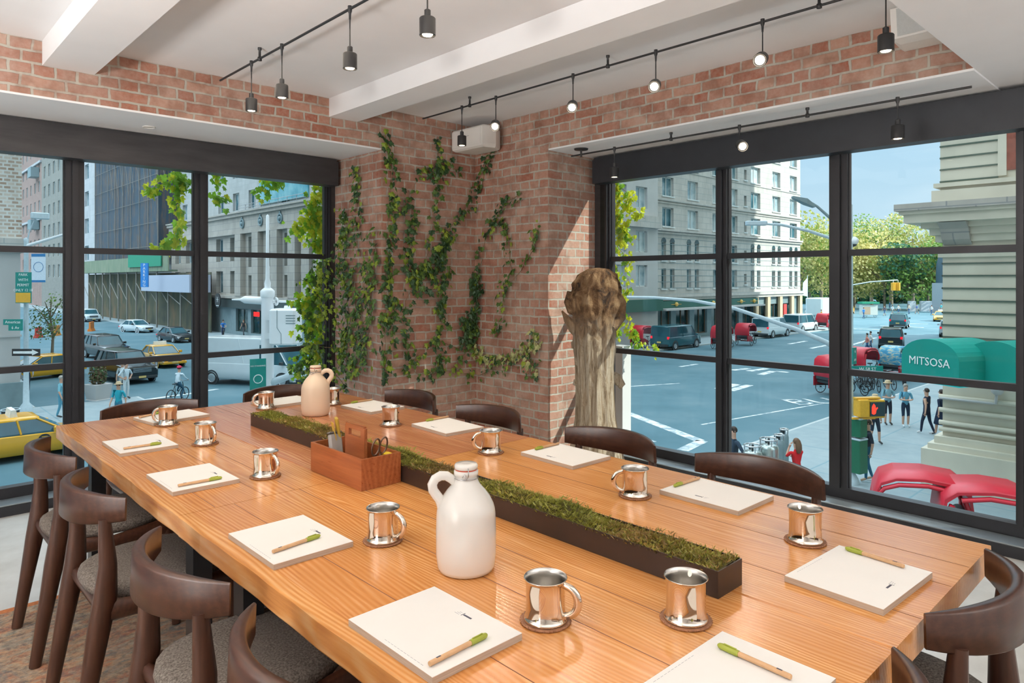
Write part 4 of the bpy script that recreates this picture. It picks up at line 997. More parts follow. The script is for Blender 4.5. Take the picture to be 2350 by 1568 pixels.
b = MB(); b.box(28.9,29.0,80,137,G,2.3); b.build('hoarding', noise_mat('dark_brown_hoarding',[(.3,(.02,.03,.03)),(.5,(.10,.10,.06)),(.7,(.22,.13,.07))],.5,6,.9,(1,1,.6),bstr=0,world=True), SH)
q_ = P(332,632,t=82); r = thing('parking_sign', 'tall narrow blue sign with stacked white letters on the shed', 'sign', tuple(q_))
b = MB(); b.box(-.1,.1,-.45,.45,-1.4,1.45); o = b.build('sign_board', plain('bright_blue_sign',(.02,.22,.62),.5), r); r.rotation_euler = (0,0,.75)
for k, chh in enumerate('PARKING'): lettering(chh, .46, M['white_txt'], r, frame((-.11,0,1.2-.395*k),(0,-1,0),(0,0,1)), 'sign_letter', .01)
q_ = P(408,535,t=75); r = thing('vertical_banner_sign', 'dark vertical sign with white letters beside the leaves, left window', 'sign', tuple(q_)); r.rotation_euler = (0,0,.75)
b = MB(); b.box(-.08,.08,-.25,.25,-.95,.9); b.build('sign_board', plain('dark_sign_board',(.05,.06,.07),.5), r)
lettering('LCCO', .5, M['white_txt'], r, frame((-.09,0,0),(0,0,1),(0,1,0)), 'sign_letters', .01)
# ================================================================== vehicles
M['tire'] = plain('tyre_rubber', (.02,.02,.022), .8); M['hub'] = plain('wheel_hub_metal', (.45,.48,.50), .35, .6)
M['carglass'] = plain('tinted_car_glass', (.025,.10,.13), .08, var=.3, scale=.8); M['headlight'] = plain('clear_headlight', (.75,.78,.80), .15)
M['tail'] = emis('lit_tail_lamp', (1,.03,.05), .9); M['chrome'] = plain('chrome_trim', (.6,.62,.64), .15, .9); M['dkplastic'] = plain('dark_bumper_plastic', (.03,.04,.045), .6); M['plate'] = plain('yellow_licence_plate', (.75,.55,.20), .5)
def paint(n, c): return plain(n, c, .25, var=.03, scale=2, **{'Coat Weight': .5})
PT = {k: paint(k+'_car_paint', c) for k, c in dict(white=(.66,.73,.76), black=(.008,.014,.018), yellow=(.80,.40,.015), teal=(.015,.11,.14), silver=(.40,.46,.50), grey=(.25,.32,.36), skyblue=(.45,.62,.70)).items()}
SPEC = dict( # length, half width, [body side stations x, zlow, ztop, w], cabin: x0,x1 base, x0,x1 roof, zbelt, zroof
 sedan=dict(L=4.8,W=.90,st=[(2.4,.40,.58,.66),(2.30,.26,.70,.80),(1.6,.22,.82,.89),(.9,.22,.90,.90),(-1.2,.22,.93,.90),(-1.9,.24,.92,.87),(-2.3,.30,.86,.80),(-2.4,.42,.74,.70)],cab=(1.05,-1.75,.25,-1.15,.90,1.43)),
 suv=dict(L=5.0,W=.98,st=[(2.5,.42,.90,.82),(2.42,.32,1.02,.92),(1.5,.30,1.12,.97),(.9,.30,1.14,.98),(-1.2,.30,1.15,.98),(-2.3,.32,1.14,.95),(-2.46,.38,1.06,.90)],cab=(1.15,-2.42,.55,-2.15,1.12,1.80)),
 van=dict(L=5.4,W=1.0,st=[(2.7,.42,.92,.82),(2.55,.34,1.08,.94),(1.9,.32,1.16,.98),(.9,.32,1.16,1.0),(-1.2,.32,1.16,1.0),(-2.65,.34,1.16,.98)],cab=(1.95,-2.66,1.15,-2.60,1.14,2.08)),
 sprinter=dict(L=6.6,W=1.05,st=[(3.3,.45,1.0,.86),(3.15,.36,1.16,1.0),(2.6,.34,1.28,1.03),(1.6,.34,1.3,1.05),(-2,.34,1.3,1.05),(-3.2,.36,1.3,1.03)],cab=(2.75,-3.22,1.85,-3.15,1.28,2.72)))
def vehicle(kind, col, name, label, pos, rz, taxi=False, cargo=False, lights='both', grille=True, cat=None, truck=False):
    S = SPEC[kind]; Wd = S['W']; r = thing(name, label, cat or name.split('_')[-1], (pos[0],pos[1],GR), rz, None); pm = PT[col]
    rings = []
    for x, zl, zt, w in S['st']:
        rings.append([(x,-w+.08,zl),(x,w-.08,zl),(x,w,zl+.1),(x,w+.01,(zl+zt)/2),(x,w-.03,zt-.06),(x,w-.14,zt),(x,-w+.14,zt),(x,-w+.03,zt-.06),(x,-w-.01,(zl+zt)/2),(x,-w,zl+.1)])
    b = MB(); b.loft(rings, 0, True, True); o = b.build('car_body', pm, r); md = o.modifiers.new('e','EDGE_SPLIT'); md.split_angle = .8
    x0,x1,a0,a1,zb,zr = S['cab']; w0, w1 = Wd-.07, Wd-.22 if kind in ('sedan','suv') else Wd-.12
    def rr(xa, xb, w, z, k=.10): return [(xa,-w+k,z),(xa,w-k,z),(xa-k,w,z),(xb+k,w,z),(xb,w-k,z),(xb,-w+k,z),(xb+k,-w,z),(xa-k,-w,z)]
    body_cab = cargo or kind == 'sprinter'
    b = MB(); b.loft([rr(x0,x1,w0,zb-.05), rr(x0-.06,x1+.03,w0-.01,zb+.03), rr(a0,a1,w1,zr-.06)], 0, False, False); b.build('window_glass', M['carglass'], r)
    b = MB(); b.loft([rr(a0+.01,a1-.01,w1+.012,zr-.08), rr(a0,a1,w1+.005,zr-.02), rr(a0-.15,a1+.10,w1-.12,zr+.02)], 0, True, True)
    # pillars
    A0, A1 = Vector((x0-.06,w0-.01,zb)), Vector((a0,w1,zr-.05))
    for s in (-1,1):
        for (pa,pb,q) in (((x0-.12,zb),(a0-.10,zr-.05),.04),((x1+.10,zb),(a1+.10,zr-.05),.07),(((x0+x1)/2+.05,zb),((a0+a1)/2+.05,zr-.05),.035)):
            b.tube([(pa[0],s*(w0-.005),pa[1]),(pb[0],s*(w1+.005),pb[1])], q, 4)
        if kind == 'suv': b.tube([((a1+x1)/2-.1+.9,s*(w0-.005),zb),(a1+.85,s*(w1+.005),zr-.05)], .04, 4)
    if body_cab:
        xc = a0-1.0 if kind == 'sprinter' else a0-1.05
        for s in (-1,1):
            b.add([(xc,s*(w0+.01),zb-.05),(x1,s*(w0+.01),zb-.05),(a1,s*(w1+.012),zr-.04),(xc,s*(w1+.012),zr-.04)], [(0,1,2,3)] if s < 0 else [(3,2,1,0)])
        if kind == 'sprinter': b.add([(x1-.02,-w0,zb),(x1-.02,w0,zb),(a1-.02,w1,zr-.05),(a1-.02,-w1,zr-.05)], [(0,1,2,3)]); 
        if kind == 'sprinter': b.loft([rr(a0-.1,a1,w1+.01,zr-.35), rr(a0-.35,a1,w1,zr+.0)], 0, False, True)
    b.build('roof', pm, r)
    rad = .34 if kind == 'sedan' else .39
    fx, rx = S['L']/2-.92, -S['L']/2+.98
    for x in (fx, rx):
        for s in (-1,1):
            q = MB(); MM = Matrix.Translation((x, s*(Wd-.10), rad)) @ Matrix.Rotation(-s*PI/2,4,'X')
            q.lathe([(.0,-.12),(rad-.03,-.12),(rad,-.08),(rad,.06),(rad-.03,.10),(rad*.66,.11)], 20, 0, True, (0,0,0), False, MM); wo = q.build('wheel', M['tire'], r); q = MB(); q.lathe([(rad*.66,.11),(rad*.62,.09),(.08,.105),(.0,.11)], 14, 0, False, (0,0,0), False, MM)
            q.build('hub_cap', M['hub'], wo)
    q = MB()
    for x in (fx, rx):
        for s in (-1,1): q.lathe([(rad+.07,.0),(rad+.07,.03),(rad-.02,.031)], 20, 0, False, (0,0,0), False, Matrix.Translation((x,s*(Wd-.02),rad)) @ Matrix.Rotation(-s*PI/2,4,'X'))
    q.build('wheel_arch_trim', M['dkplastic'] if kind != 'sedan' else pm, r)
    F = S['L']/2; zt = S['st'][1][2]
    for s in (-1,1):
        q = MB(); q.bevbox(F-.32,F-.02,min(s*(Wd-.42),s*(Wd-.10)),max(s*(Wd-.42),s*(Wd-.10)),zt-.26,zt-.09,.03); q.build('headlight', M['headlight'], r)
        q = MB(); xx = -F; q.bevbox(xx+.02,xx+.22,min(s*(Wd-.25),s*(Wd-.06)),max(s*(Wd-.25),s*(Wd-.06)),zt-.10,zt+.12 if kind != 'sedan' else zt-.02,.02); q.build('tail_lamp', M['tail'], r)
        q = MB(); q.bevbox(x0-.45,x0-.25,min(s*(Wd),s*(Wd+.20)),max(s*(Wd),s*(Wd+.20)),zb,zb+.17,.03); q.build('side_mirror', pm if col != 'white' else M['dkplastic'], r)
    q = MB(); q.bevbox(F-.10,F+.03,-Wd+.45,Wd-.45,zt-.34 if kind!='sedan' else zt-.24,zt-.08,.02); q.build('grille', M['dkplastic'], r)
    if kind == 'suv' or grille == 'chrome':
        q = MB()
        for k in range(5): q.box(F+.03,F+.05,-Wd+.47,Wd-.47,zt-.32+.055*k,zt-.30+.055*k)
        q.build('grille_bars', M['chrome'], r)
    q = MB(); q.bevbox(F-.12,F+.06,-Wd+.12,Wd-.12,.30,.46,.03); q.bevbox(-F-.06,-F+.12,-Wd+.12,Wd-.12,.34,.52,.03); q.build('bumper', M['dkplastic'] if kind != 'sedan' or col=='black' else pm, r)
    q = MB(); q.box(F+.06,F+.075,-.2,.2,.36,.48); q.box(-F-.075,-F-.06,-.2,.2,.62,.76); q.build('licence_plate', M['plate'], r)
    if taxi:
        q = MB(); q.prism([(-.12,0),(.12,0),(.07,.26),(-.07,.26)], -.42, .42, 'y', 0, Matrix.Translation(((a0+a1)/2,0,zr))); q.build('roof_sign', M['white_txt'], r)
        for s in (-1,1):
            q = MB(); q.lathe([(.0,.0),(.19,.0),(.19,.012),(.0,.012)], 20, 0, False, (0,0,0), False, Matrix.Translation((.35,s*(Wd+.005),.66)) @ Matrix.Rotation(-s*PI/2,4,'X')); o = q.build('door_emblem', M['dkplastic'], r)
            lettering('T', .30, PT['yellow'], r, frame((.35,s*(Wd+.022),.66),(-s,0,0),(0,0,1)), 'emblem_letter', .003)
    return r
def at(px, py): q = P(px, py, Z=GR); return (q.x, q.y)
def off(p, rz, d): return (p[0]+math.cos(rz)*d[0]-math.sin(rz)*d[1], p[1]+math.sin(rz)*d[0]+math.cos(rz)*d[1])
S_ = -PI/2
vehicle('sedan','white','white_sedan','white sedan coming down the avenue below the parking sign', (23.6,88.5), S_+.28)
vehicle('sedan','black','black_sedan','black sedan behind the yellow taxi on the avenue', at(402,784), S_+.12)
vehicle('sedan','yellow','yellow_taxi','yellow taxi with a roof sign in the middle of the avenue', at(372,838), S_+.05, True)
vehicle('suv','black','black_suv','black suv with a chrome grille by the planted pot, lower left window', at(288,872), S_+.10)
vehicle('suv','black','black_suv','black suv with a roof rack behind the chrome grilled suv', at(243,822), S_+.10)
vehicle('sprinter','white','delivery_van','large pale blue white delivery van behind the white pole', at(590,880), -1.03, cargo=True, cat='van')
vehicle('suv','white','white_suv','white suv cut by the mullion far up the avenue', (24.6,116), S_)
vehicle('van','white','white_truck','white pickup truck far up the avenue beneath the banner', at(108,694), S_, cat='truck')
vehicle('sedan','yellow','yellow_taxi','yellow taxi with a round T emblem at the lower left corner', at(62,1046), 0.02, True)
vehicle('sedan','yellow','yellow_taxi','small yellow taxi behind the one way sign', at(90,868), PI+.3)
vehicle('van','teal','dark_teal_van','dark teal van parked at the kerb in the right window', at(1552,799), .02)
vehicle('van','white','white_van','white van parked behind the three wheeled cabs', at(1770,773), .02, cargo=True)
vehicle('van','white','white_van','white van parked in front of the first white van', at(1838,761), .0)
vehicle('suv','black','black_suv','black suv with red tail lamps driving away, right window', at(2046,797), .28)
vehicle('suv','teal','dark_suv','smaller dark suv ahead of the black suv, right window', at(2064,752), .22)
vehicle('sedan','yellow','yellow_taxi','yellow taxi crossing by the stone building edge', at(2160,737), PI+.2, True)
vehicle('suv','silver','silver_suv','silver suv half hidden by the stone building', at(2180,772), .25)
vehicle('sedan','yellow','yellow_taxi','yellow taxi just right of the right mullion far away', at(1945,720), PI+.2, True)
# ================================================================== pedicabs and bicycles
M['redcan'] = plain('red_canopy_vinyl', (.55,.015,.035), .4, var=.08, scale=5); M['redpaint'] = plain('dark_red_paint', (.35,.01,.02), .35)
def wheel(b, x, y, r_, mat=0, sp=10):
    b.torus((x,y,r_), r_-.02, .022, 24, 6, mat, 'y')
    for k in range(sp): a = 2*PI*k/sp; b.tube([(x,y,r_),(x+(r_-.03)*math.cos(a),y,r_+(r_-.03)*math.sin(a))], .005, 4, mat)
    b.tube([(x,y-.05,r_),(x,y+.05,r_)], .03, 8, mat)
def pedicab(label, pos, rz, canopy='redcan', proto=None):
    r = thing('pedicab', label, 'pedicab', (pos[0],pos[1],GR if pos[1] > 12.4 else G), rz)
    c = M[canopy]
    b = MB(); n = 12
    outer = [(-.98+ .0,1.15)]; top = []
    # arched hood: side profile from rear low up over the seat to the front edge
    pro = [(-1.22,.95),(-1.27,1.45),(-1.22,1.84),(-1.02,2.0),(-.45,2.06),(.05,2.02),(.32,1.90),(.44,1.62),(.46,1.30)]
    inner = [(x*.965+.0,z-.05) for x,z in pro]
    b.loft([[(x,-.62,z) for x,z in pro+inner[::-1]], [(x,-.60,z+.03) for x,z in pro+inner[::-1]],[(x,.60,z+.03) for x,z in pro+inner[::-1]],[(x,.62,z) for x,z in pro+inner[::-1]]], 0, True, True)
    for s in (-1,1):
        b.tube([(.44,s*.6,1.35),(.40,s*.61,1.62),(.26,s*.61,1.80),(.0,s*.62,1.90),(-.5,s*.63,1.94),(-.95,s*.62,1.86)], .07, 6, 0, True, True, None, .6)
        b.tube([(-1.2,s*.61,1.0),(-1.22,s*.61,1.4),(-1.1,s*.61,1.75)], .10, 6, 0, True, True, None, .5)
    b.build('canopy', c, r)
    b = MB(); b.bevbox(-1.15,-.45,-.55,.55,.62,.80,.05); b.bevbox(-1.22,-1.05,-.55,.55,.80,1.35,.05); b.build('passenger_seat', M['dkplastic'], r)
    b = MB(); b.prism([(-1.3,.45),(-1.3,.95),(-.9,1.0),(-.35,.8),(-.25,.42)], -.62, -.54, 'y'); b.prism([(-1.3,.45),(-1.3,.95),(-.9,1.0),(-.35,.8),(-.25,.42)], .54, .62, 'y'); b.box(-.45,.05,-.5,.5,.38,.44); b.build('cab_panel', M['redpaint'], r)
    b = MB()
    for s in (-1,1): b.tube([(-1.2,s*.5,.5),(0,s*.45,.45),(.5,0,.55)], .025, 6); b.tube([(.30,s*.58,1.75),(.1,s*.58,.45)], .016, 6)
    b.tube([(.3,0,.5),(.7,0,.5),(1.35,0,.95),(1.45,0,1.05)], .03, 6); b.tube([(.7,0,.5),(.6,0,1.0)], .025, 6); b.tube([(1.45,0,1.05),(1.5,0,.35)], .025, 6); b.tube([(1.4,-.3,1.12),(1.45,0,1.1),(1.4,.3,1.12)], .018, 6)
    b.build('bicycle_frame', M['dkplastic'], r)
    b = MB(); b.bevbox(.42,.72,-.10,.10,1.0,1.07,.03); b.build('saddle', M['dkplastic'], r)
    for x, y, rr_ in ((-.75,-.72,.34),(-.75,.72,.34),(1.55,0,.34)):
        b = MB(); wheel(b, x, y, rr_); b.build('wheel', M['tire'], r)
    return r
PC = pedicab('red hooded pedicab at the bottom of the right window, left of two', P(2058,1170,t=14.3)[:2], -1.2+PI)
PC.location.z = G
for lb, p_, a, z in (('brighter red hooded pedicab at the bottom right corner of the window', P(2325,1190,t=13.1)[:2], -1.15, G),
    ('red pedicab with a spoked wheel half hidden by the mullion', at(1932,905), -.5, GR),
    ('dark red pedicab left of the blue patterned pedicab', at(1985,875), -.15, GR),
    ('red pedicab behind the dark teal van', at(1478,800), .05, GR),
    ('red pedicab right of the window mullion in the parked row', at(1662,800), .05, GR),
    ('red topped pedicab parked before the first white van', at(1716,792), .05, GR),
    ('red pedicab far up the street by the white vans', at(1893,758), .1, GR)):
    dup(PC, lb, (p_[0],p_[1],z), a)
M['bluepat'] = noise_mat('blue_and_cream_patterned_vinyl', [(.40,(.03,.25,.42)),(.50,(.10,.40,.55)),(.54,(.65,.55,.30)),(.60,(.08,.35,.52))], 2.4, 2, .5, (1,1,3), bstr=0)
pedicab('blue pedicab with a swirling cream pattern beside the green awning', at(2062,870), -.1, 'bluepat')
def bicycle(label, pos, rz, z=GR):
    r = thing('bicycle', label, 'bicycle', (pos[0],pos[1],z), rz)
    for x in (-.52,.52):
        b = MB(); wheel(b, x, 0, .34); b.build('wheel', M['tire'], r)
    b = MB(); b.tube([(-.52,0,.34),(-.15,0,.32),(.38,0,.80),(-.22,0,.82),(-.15,0,.32)], .02, 6); b.tube([(-.52,0,.34),(-.22,0,.82)], .014, 5); b.tube([(.52,0,.34),(.36,0,.95)], .018, 6); b.build('frame', M['dkplastic'], r)
    b = MB(); b.tube([(.36,0,.95),(.38,0,1.0),(.40,-.26,1.02)], .014, 5); b.tube([(.38,0,1.0),(.40,.26,1.02)], .014, 5); b.build('handlebar', M['wire'], r)
    b = MB(); b.bevbox(-.36,-.10,-.06,.06,.90,.95,.02); b.tube([(-.22,0,.8),(-.23,0,.92)], .014, 5); b.build('saddle', M['dkplastic'], r)
    return r
BK = bicycle('parked bicycle nearest the street sign pole', at(1968,905), 1.0)
for lb, p_, a in (('parked bicycle left of the blue pedicab', at(1985,893), .8),('parked bicycle behind the first ones by the pole', at(1972,885), 1.2),('parked bicycle in front of the blue pedicab', at(2010,898), .6),('parked bicycle under the blue pedicab', at(2042,893), .7),('parked bicycle at the kerb before the awning', at(2075,888), .4)):
    dup(BK, lb, (p_[0],p_[1],GR), a)

# ================================================================== people
HUES = {}
def cloth(c):
    k = tuple(round(x,3) for x in c)
    if k not in HUES: HUES[k] = plain('cloth_%d' % len(HUES), c, .85, var=.08, scale=14)
    return HUES[k]
M['skin'] = plain('skin', (.58,.34,.24), .6, var=.03); M['hairD'] = plain('dark_hair', (.03,.018,.012), .6); M['hairB'] = plain('brown_hair', (.14,.07,.035), .6); M['hairG'] = plain('grey_hair', (.35,.33,.30), .7); M['straw'] = plain('straw_hat', (.55,.42,.26), .8); M['red_cap'] = plain('red_cap', (.65,.02,.08), .6)
M['eye'] = plain('eye', (.03,.02,.02), .4)
def person(label, pos, face, top, legs, H=1.72, hair='hairD', pose='walk', shorts=False, skirt=False, hat=None, ph=1.0, z=G, name='person', sleeves='short', near=True, group=None, shoes=(.05,.05,.05), longhair=False):
    s = H/1.72; r = thing('person', label, 'person', (pos[0],pos[1],z), face, group)
    # joints, facing +X.  (bones: start, end, region)
    st = .17*ph if pose == 'walk' else (.30*ph if pose == 'run' else .0)
    J = dict(pel=(0,0,.93), sp=(0,0,1.08), ch=(.01,0,1.28), nk=(.0,0,1.46), hd=(.02,0,1.58), hc=(.015,0,1.68))
    for q, sg in (('L',1),('R',-1)):
        f = st*sg
        J['hip'+q] = (0,.095*sg,.90); J['kn'+q] = (f*.55+.03,.10*sg,.50); J['an'+q] = (f*1.0-(.06 if f < 0 else 0),.10*sg,.09 + (.06 if (pose=='run' and f<0) else 0)); J['to'+q] = (f*1.0+.15,.11*sg,.035)
        J['sh'+q] = (0,.185*sg,1.40)
        if pose == 'hips': J['el'+q] = (-.05,.40*sg,1.16); J['wr'+q] = (.05,.20*sg,1.00); J['ha'+q] = (.10,.15*sg,.99)
        elif pose == 'arms' : J['el'+q] = (.06,.25*sg,1.14); J['wr'+q] = (.26,.06*sg,1.14); J['ha'+q] = (.30,-.02*sg,1.15)
        elif pose == 'bike': J['el'+q] = (.22,.24*sg,1.20); J['wr'+q] = (.42,.24*sg,1.08); J['ha'+q] = (.48,.22*sg,1.05)
        elif pose == 'point' and sg < 0: J['el'+q] = (.25,.28*sg,1.22); J['wr'+q] = (.45,.24*sg,1.15); J['ha'+q] = (.55,.22*sg,1.14)
        elif pose == 'point': J['el'+q] = (.12,.24*sg,1.26); J['wr'+q] = (.16,.12*sg,1.50); J['ha'+q] = (.13,.09*sg,1.58)
        else: J['el'+q] = (-.03-f*.3,.25*sg,1.13); J['wr'+q] = (.05-f*.7,.27*sg,.88); J['ha'+q] = (.07-f*.75,.26*sg,.80)
    if pose == 'bike':
        for q, sg in (('L',1),('R',-1)): J['kn'+q] = (.28,.11*sg,.72+.12*sg); J['an'+q] = (.10,.11*sg,.38+.16*sg); J['to'+q] = (.24,.11*sg,.34+.16*sg)
        for k in ('ch','nk','hd','hc','shL','shR'): v = J[k]; J[k] = (v[0]+.10,v[1],v[2])
    RAD = dict(pel=.135,sp=.12,ch=.15,nk=.055,hd=.085,hc=.082,hip=.09,kn=.058,an=.04,to=.035,sh=.06,el=.043,wr=.028,ha=.036)
    if longhair or skirt: RAD.update(sp=.105,ch=.13,sh=.05)
    E_ = [('pel','sp','top'),('sp','ch','top'),('ch','nk','top'),('nk','hd','skin'),('hd','hc','skin')]
    for q in 'LR': E_ += [('pel','hip'+q,'legs'),('hip'+q,'kn'+q,'legs'),('kn'+q,'an'+q,'skin' if shorts else 'legs'),('an'+q,'to'+q,'shoes'),('ch','sh'+q,'top'),('sh'+q,'el'+q,'top' if sleeves!='none' else 'skin'),('el'+q,'wr'+q,'top' if sleeves=='long' else 'skin'),('wr'+q,'ha'+q,'skin')]
    names = list(J); idx = {n_: i for i, n_ in enumerate(names)}
    me = bpy.data.meshes.new('sk'); me.from_pydata([tuple(v*s for v in J[n_]) for n_ in names], [(idx[a],idx[c]) for a,c,_ in E_], []); o = bpy.data.objects.new('sk', me); COL.objects.link(o)
    sk = o.modifiers.new('s','SKIN'); sk.use_smooth_shade = True
    sv = me.skin_vertices[0].data if me.skin_vertices else None
    if sv is None:
        me.skin_vertices.new() if hasattr(me.skin_vertices,'new') else None
    sv = me.skin_vertices[0].data
    for n_, i in idx.items():
        base = n_.rstrip('LR') if n_ not in RAD else n_; q = RAD.get(n_, RAD.get(base, .05))*s
        sv[i].radius = (q, q*(.72 if n_ in ('pel','sp','ch') else 1)) if n_ in ('pel','sp','ch') else (q,q)
        sv[i].use_root = (n_ == 'pel')
    sb = o.modifiers.new('u','SUBSURF'); sb.levels = 2 if near else 1; sb.render_levels = sb.levels
    bpy.context.view_layer.update()
    em = bpy.data.meshes.new_from_object(o.evaluated_get(bpy.context.evaluated_depsgraph_get())); bpy.data.objects.remove(o); em.name = 'body'
    if len(em.vertices) < 20: raise RuntimeError('skin failed')
    mats = dict(skin=M['skin'], top=cloth(top), legs=cloth(legs), shoes=cloth(shoes)); order = ['skin','top','legs','shoes']; em.materials.clear()
    for k in order: em.materials.append(mats[k])
    segs = [(Vector(J[a])*s, Vector(J[c])*s, reg) for a,c,reg in E_]
    for f in em.polygons:
        c = f.center; best = None
        for a, d, reg in segs:
            ab = d-a; u = max(0,min(1,(c-a).dot(ab)/ab.length_squared)); dd = (c-(a+ab*u)).length
            if best is None or dd < best[0]: best = (dd, reg)
        reg = best[1]
        if shorts and reg == 'skin' and c.z > .46*s and c.z < .6*s and abs(c.y) < .2*s: reg = 'legs'
        f.material_index = order.index(reg); f.use_smooth = True
    obj('body', em, r)
    hc = Vector(J['hc'])*s
    b = MB(); b.ball((hc.x-.012*s,hc.y,hc.z+.0), .104*s, 12, 8, 0, None, (1,.9,1.05)); b.v = [(min(v[0], hc.x+.035*s+ .6*max(0,v[2]-hc.z)), v[1], max(v[2], hc.z-.055*s)) for v in b.v]
    b.build('hair', M[hair], r)
    if longhair: b = MB(); b.tube([(hc.x-.06*s,0,hc.z+.04*s),(hc.x-.10*s,0,hc.z-.08*s),(hc.x-.11*s,0,hc.z-.20*s),(hc.x-.10*s,0,hc.z-.30*s)], [.07*s,.085*s,.085*s,.05*s], 10); b.build('long_hair', M[hair], r)
    if near:
        b = MB(); b.tube([(hc.x+.085*s,0,hc.z-.01*s),(hc.x+.115*s,0,hc.z-.04*s)], [.010*s,.016*s], 6); b.build('nose', M['skin'], r)
        for sg in (-1,1):
            b = MB(); b.ball((hc.x+.088*s, sg*.034*s, hc.z-.002*s), .012*s, 6, 4); b.build('eye', M['eye'], r)
            b = MB(); b.ball((hc.x, sg*.088*s, hc.z-.02*s), .022*s, 6, 4, 0, None, (.6,.4,1)); b.build('ear', M['skin'], r)
            hx, hy, hz = (v*s for v in J['ha'+('L' if sg > 0 else 'R')]); 
            wx, wy, wz = (v*s for v in J['wr'+('L' if sg > 0 else 'R')]); d = (Vector((hx,hy,hz))-Vector((wx,wy,wz))).normalized(); sd_ = Vector((0,0,1)).cross(d) if abs(d.z) < .8 else Vector((1,0,0)); sd_.normalize(); b = MB()
            for k, (o_, L_) in enumerate(((-.024,.060),(-.008,.072),(.008,.068),(.022,.052))):
                p0 = Vector((hx,hy,hz))+sd_*o_*s+d*.015*s; b.tube([tuple(p0), tuple(p0+d*L_*.6*s), tuple(p0+d*L_*s+Vector((0,-sg*.012*s,0)))], [.009*s,.0085*s,.006*s], 6)
            p0 = Vector((hx,hy,hz))+sd_*.03*s-d*.01*s; b.tube([tuple(p0), tuple(p0+(d+sd_).normalized()*.045*s)], [.010*s,.007*s], 6); b.build('fingers', M['skin'], r)
        b = MB(); b.tube([(hc.x+.080*s,-.022*s,hc.z-.065*s),(hc.x+.086*s,0,hc.z-.067*s),(hc.x+.080*s,.022*s,hc.z-.065*s)], .006*s, 5); b.build('mouth', cloth((.40,.14,.12)), r)
    if hat:
        b = MB(); b.lathe([(.17*s,.0),(.175*s,.012*s),(.105*s,.02*s),(.10*s,.09*s),(.07*s,.115*s),(.0,.12*s)] if hat == 'straw' else [(.112*s,-.01*s),(.112*s,.03*s),(.09*s,.085*s),(.0,.11*s)], 18, 0, True, (hc.x-.01*s,0,hc.z+.02*s), True)
        if hat != 'straw': b.bevbox(hc.x+.08*s,hc.x+.19*s,-.07*s,.07*s,hc.z+.02*s,hc.z+.035*s,.01)
        b.build('hat', M['straw'] if hat == 'straw' else M['red_cap'], r)
    if skirt: b = MB(); b.lathe([(.13*s,1.12*s),(.17*s,.95*s),(.24*s,.62*s),(.27*s,.45*s),(.26*s,.44*s)], 18, 0, True, (0,0,0), False); b.build('dress_skirt', cloth(top), r)
    return r
TOWARD = math.atan2(-SA,-CA); AWAY = math.atan2(SA,CA); RIGHT = math.atan2(-CA,SA); LEFTD = math.atan2(CA,-SA)
def pat(px, py, z=G): q = P(px,py,Z=z); return (q.x,q.y)
def ptd(px, t): q = P(px,700,t=t); return (q.x,q.y)
person('woman in a red top with brown hair and jeans, seen from behind', ptd(1828,18.6), AWAY+.3, (.62,.01,.015), (.03,.12,.20), 1.66, 'hairB', 'point', longhair=True)
person('man in a navy polo shirt and jeans, hands on hips, left of the steel tanks', ptd(1684,19.4), LEFTD+.2, (.012,.035,.065), (.14,.28,.38), 1.80, 'hairD', 'hips')
person('man in a dark t-shirt and blue jeans behind the signal pole', pat(1992,1104), LEFTD-.2, (.03,.04,.06), (.02,.13,.22), 1.78, 'hairD', 'walk', shoes=(.5,.33,.22), ph=.5)
person('person in a straw hat, red shirt and dark trousers behind the orange signal', pat(2008,1018), TOWARD+.2, (.55,.05,.06), (.02,.03,.05), 1.72, 'hairG', 'walk', hat='straw', shorts=True, ph=.6)
person('person in a light blue blouse, dark shorts and straw hat, arms folded', pat(2037,975), TOWARD, (.22,.42,.50), (.02,.025,.04), 1.75, 'hairG', 'arms', hat='straw', shorts=True)
person('person in a blue shirt with a dark green backpack strap walking toward the window', pat(2078,980), TOWARD-.1, (.12,.36,.50), (.015,.03,.06), 1.70, 'hairG', 'arms', shorts=True, shoes=(.6,.65,.68))
person('woman in a black sleeveless jumpsuit walking with a handbag', pat(2127,996), AWAY+.6, (.012,.02,.045), (.012,.02,.045), 1.72, 'hairD', 'walk', sleeves='none', shoes=(.6,.6,.6))
person('person in loose navy black clothes and hat by the stone plinth', pat(2161,1000), AWAY+.4, (.008,.02,.05), (.015,.02,.04), 1.72, 'hairD', 'walk', skirt=True, shorts=True)
person('person in a white top beside another in white on the left street corner', ptd(281,35.6), TOWARD+.5, (.62,.70,.72), (.62,.68,.68), 1.72, 'hairB', 'walk', ph=.4)
person('person in a pale shirt standing just right of the other white clothed one', ptd(289,34.6), RIGHT-.3, (.55,.66,.72), (.58,.64,.66), 1.80, 'hairD', 'hips')
person('person in a white hat and bright teal top above the far chair back', ptd(272,28.6), TOWARD, (.02,.35,.45), (.03,.2,.3), 1.68, 'hairD', 'walk', hat='straw', skirt=False)
person('person in a light blue shirt and jeans left of the thick left mullion', ptd(140,30.0), RIGHT+.3, (.22,.50,.60), (.10,.32,.44), 1.76, 'hairG', 'walk', ph=.4)
person('person in dark clothes with a white shirt standing behind the street sign pole', ptd(62,36.8), TOWARD+.3, (.45,.52,.56), (.02,.03,.05), 1.78, 'hairD', 'walk', sleeves='long', ph=.3)
person('cyclist in a white shirt and red cap riding away below the taxi', ptd(408,34.5), AWAY-.2, (.60,.70,.76), (.03,.10,.16), 1.72, 'hairD', 'bike', hat='cap', sleeves='long', z=GR)
bicycle('bicycle ridden by the cyclist in the red cap', ptd(408,34.5), AWAY-.2)
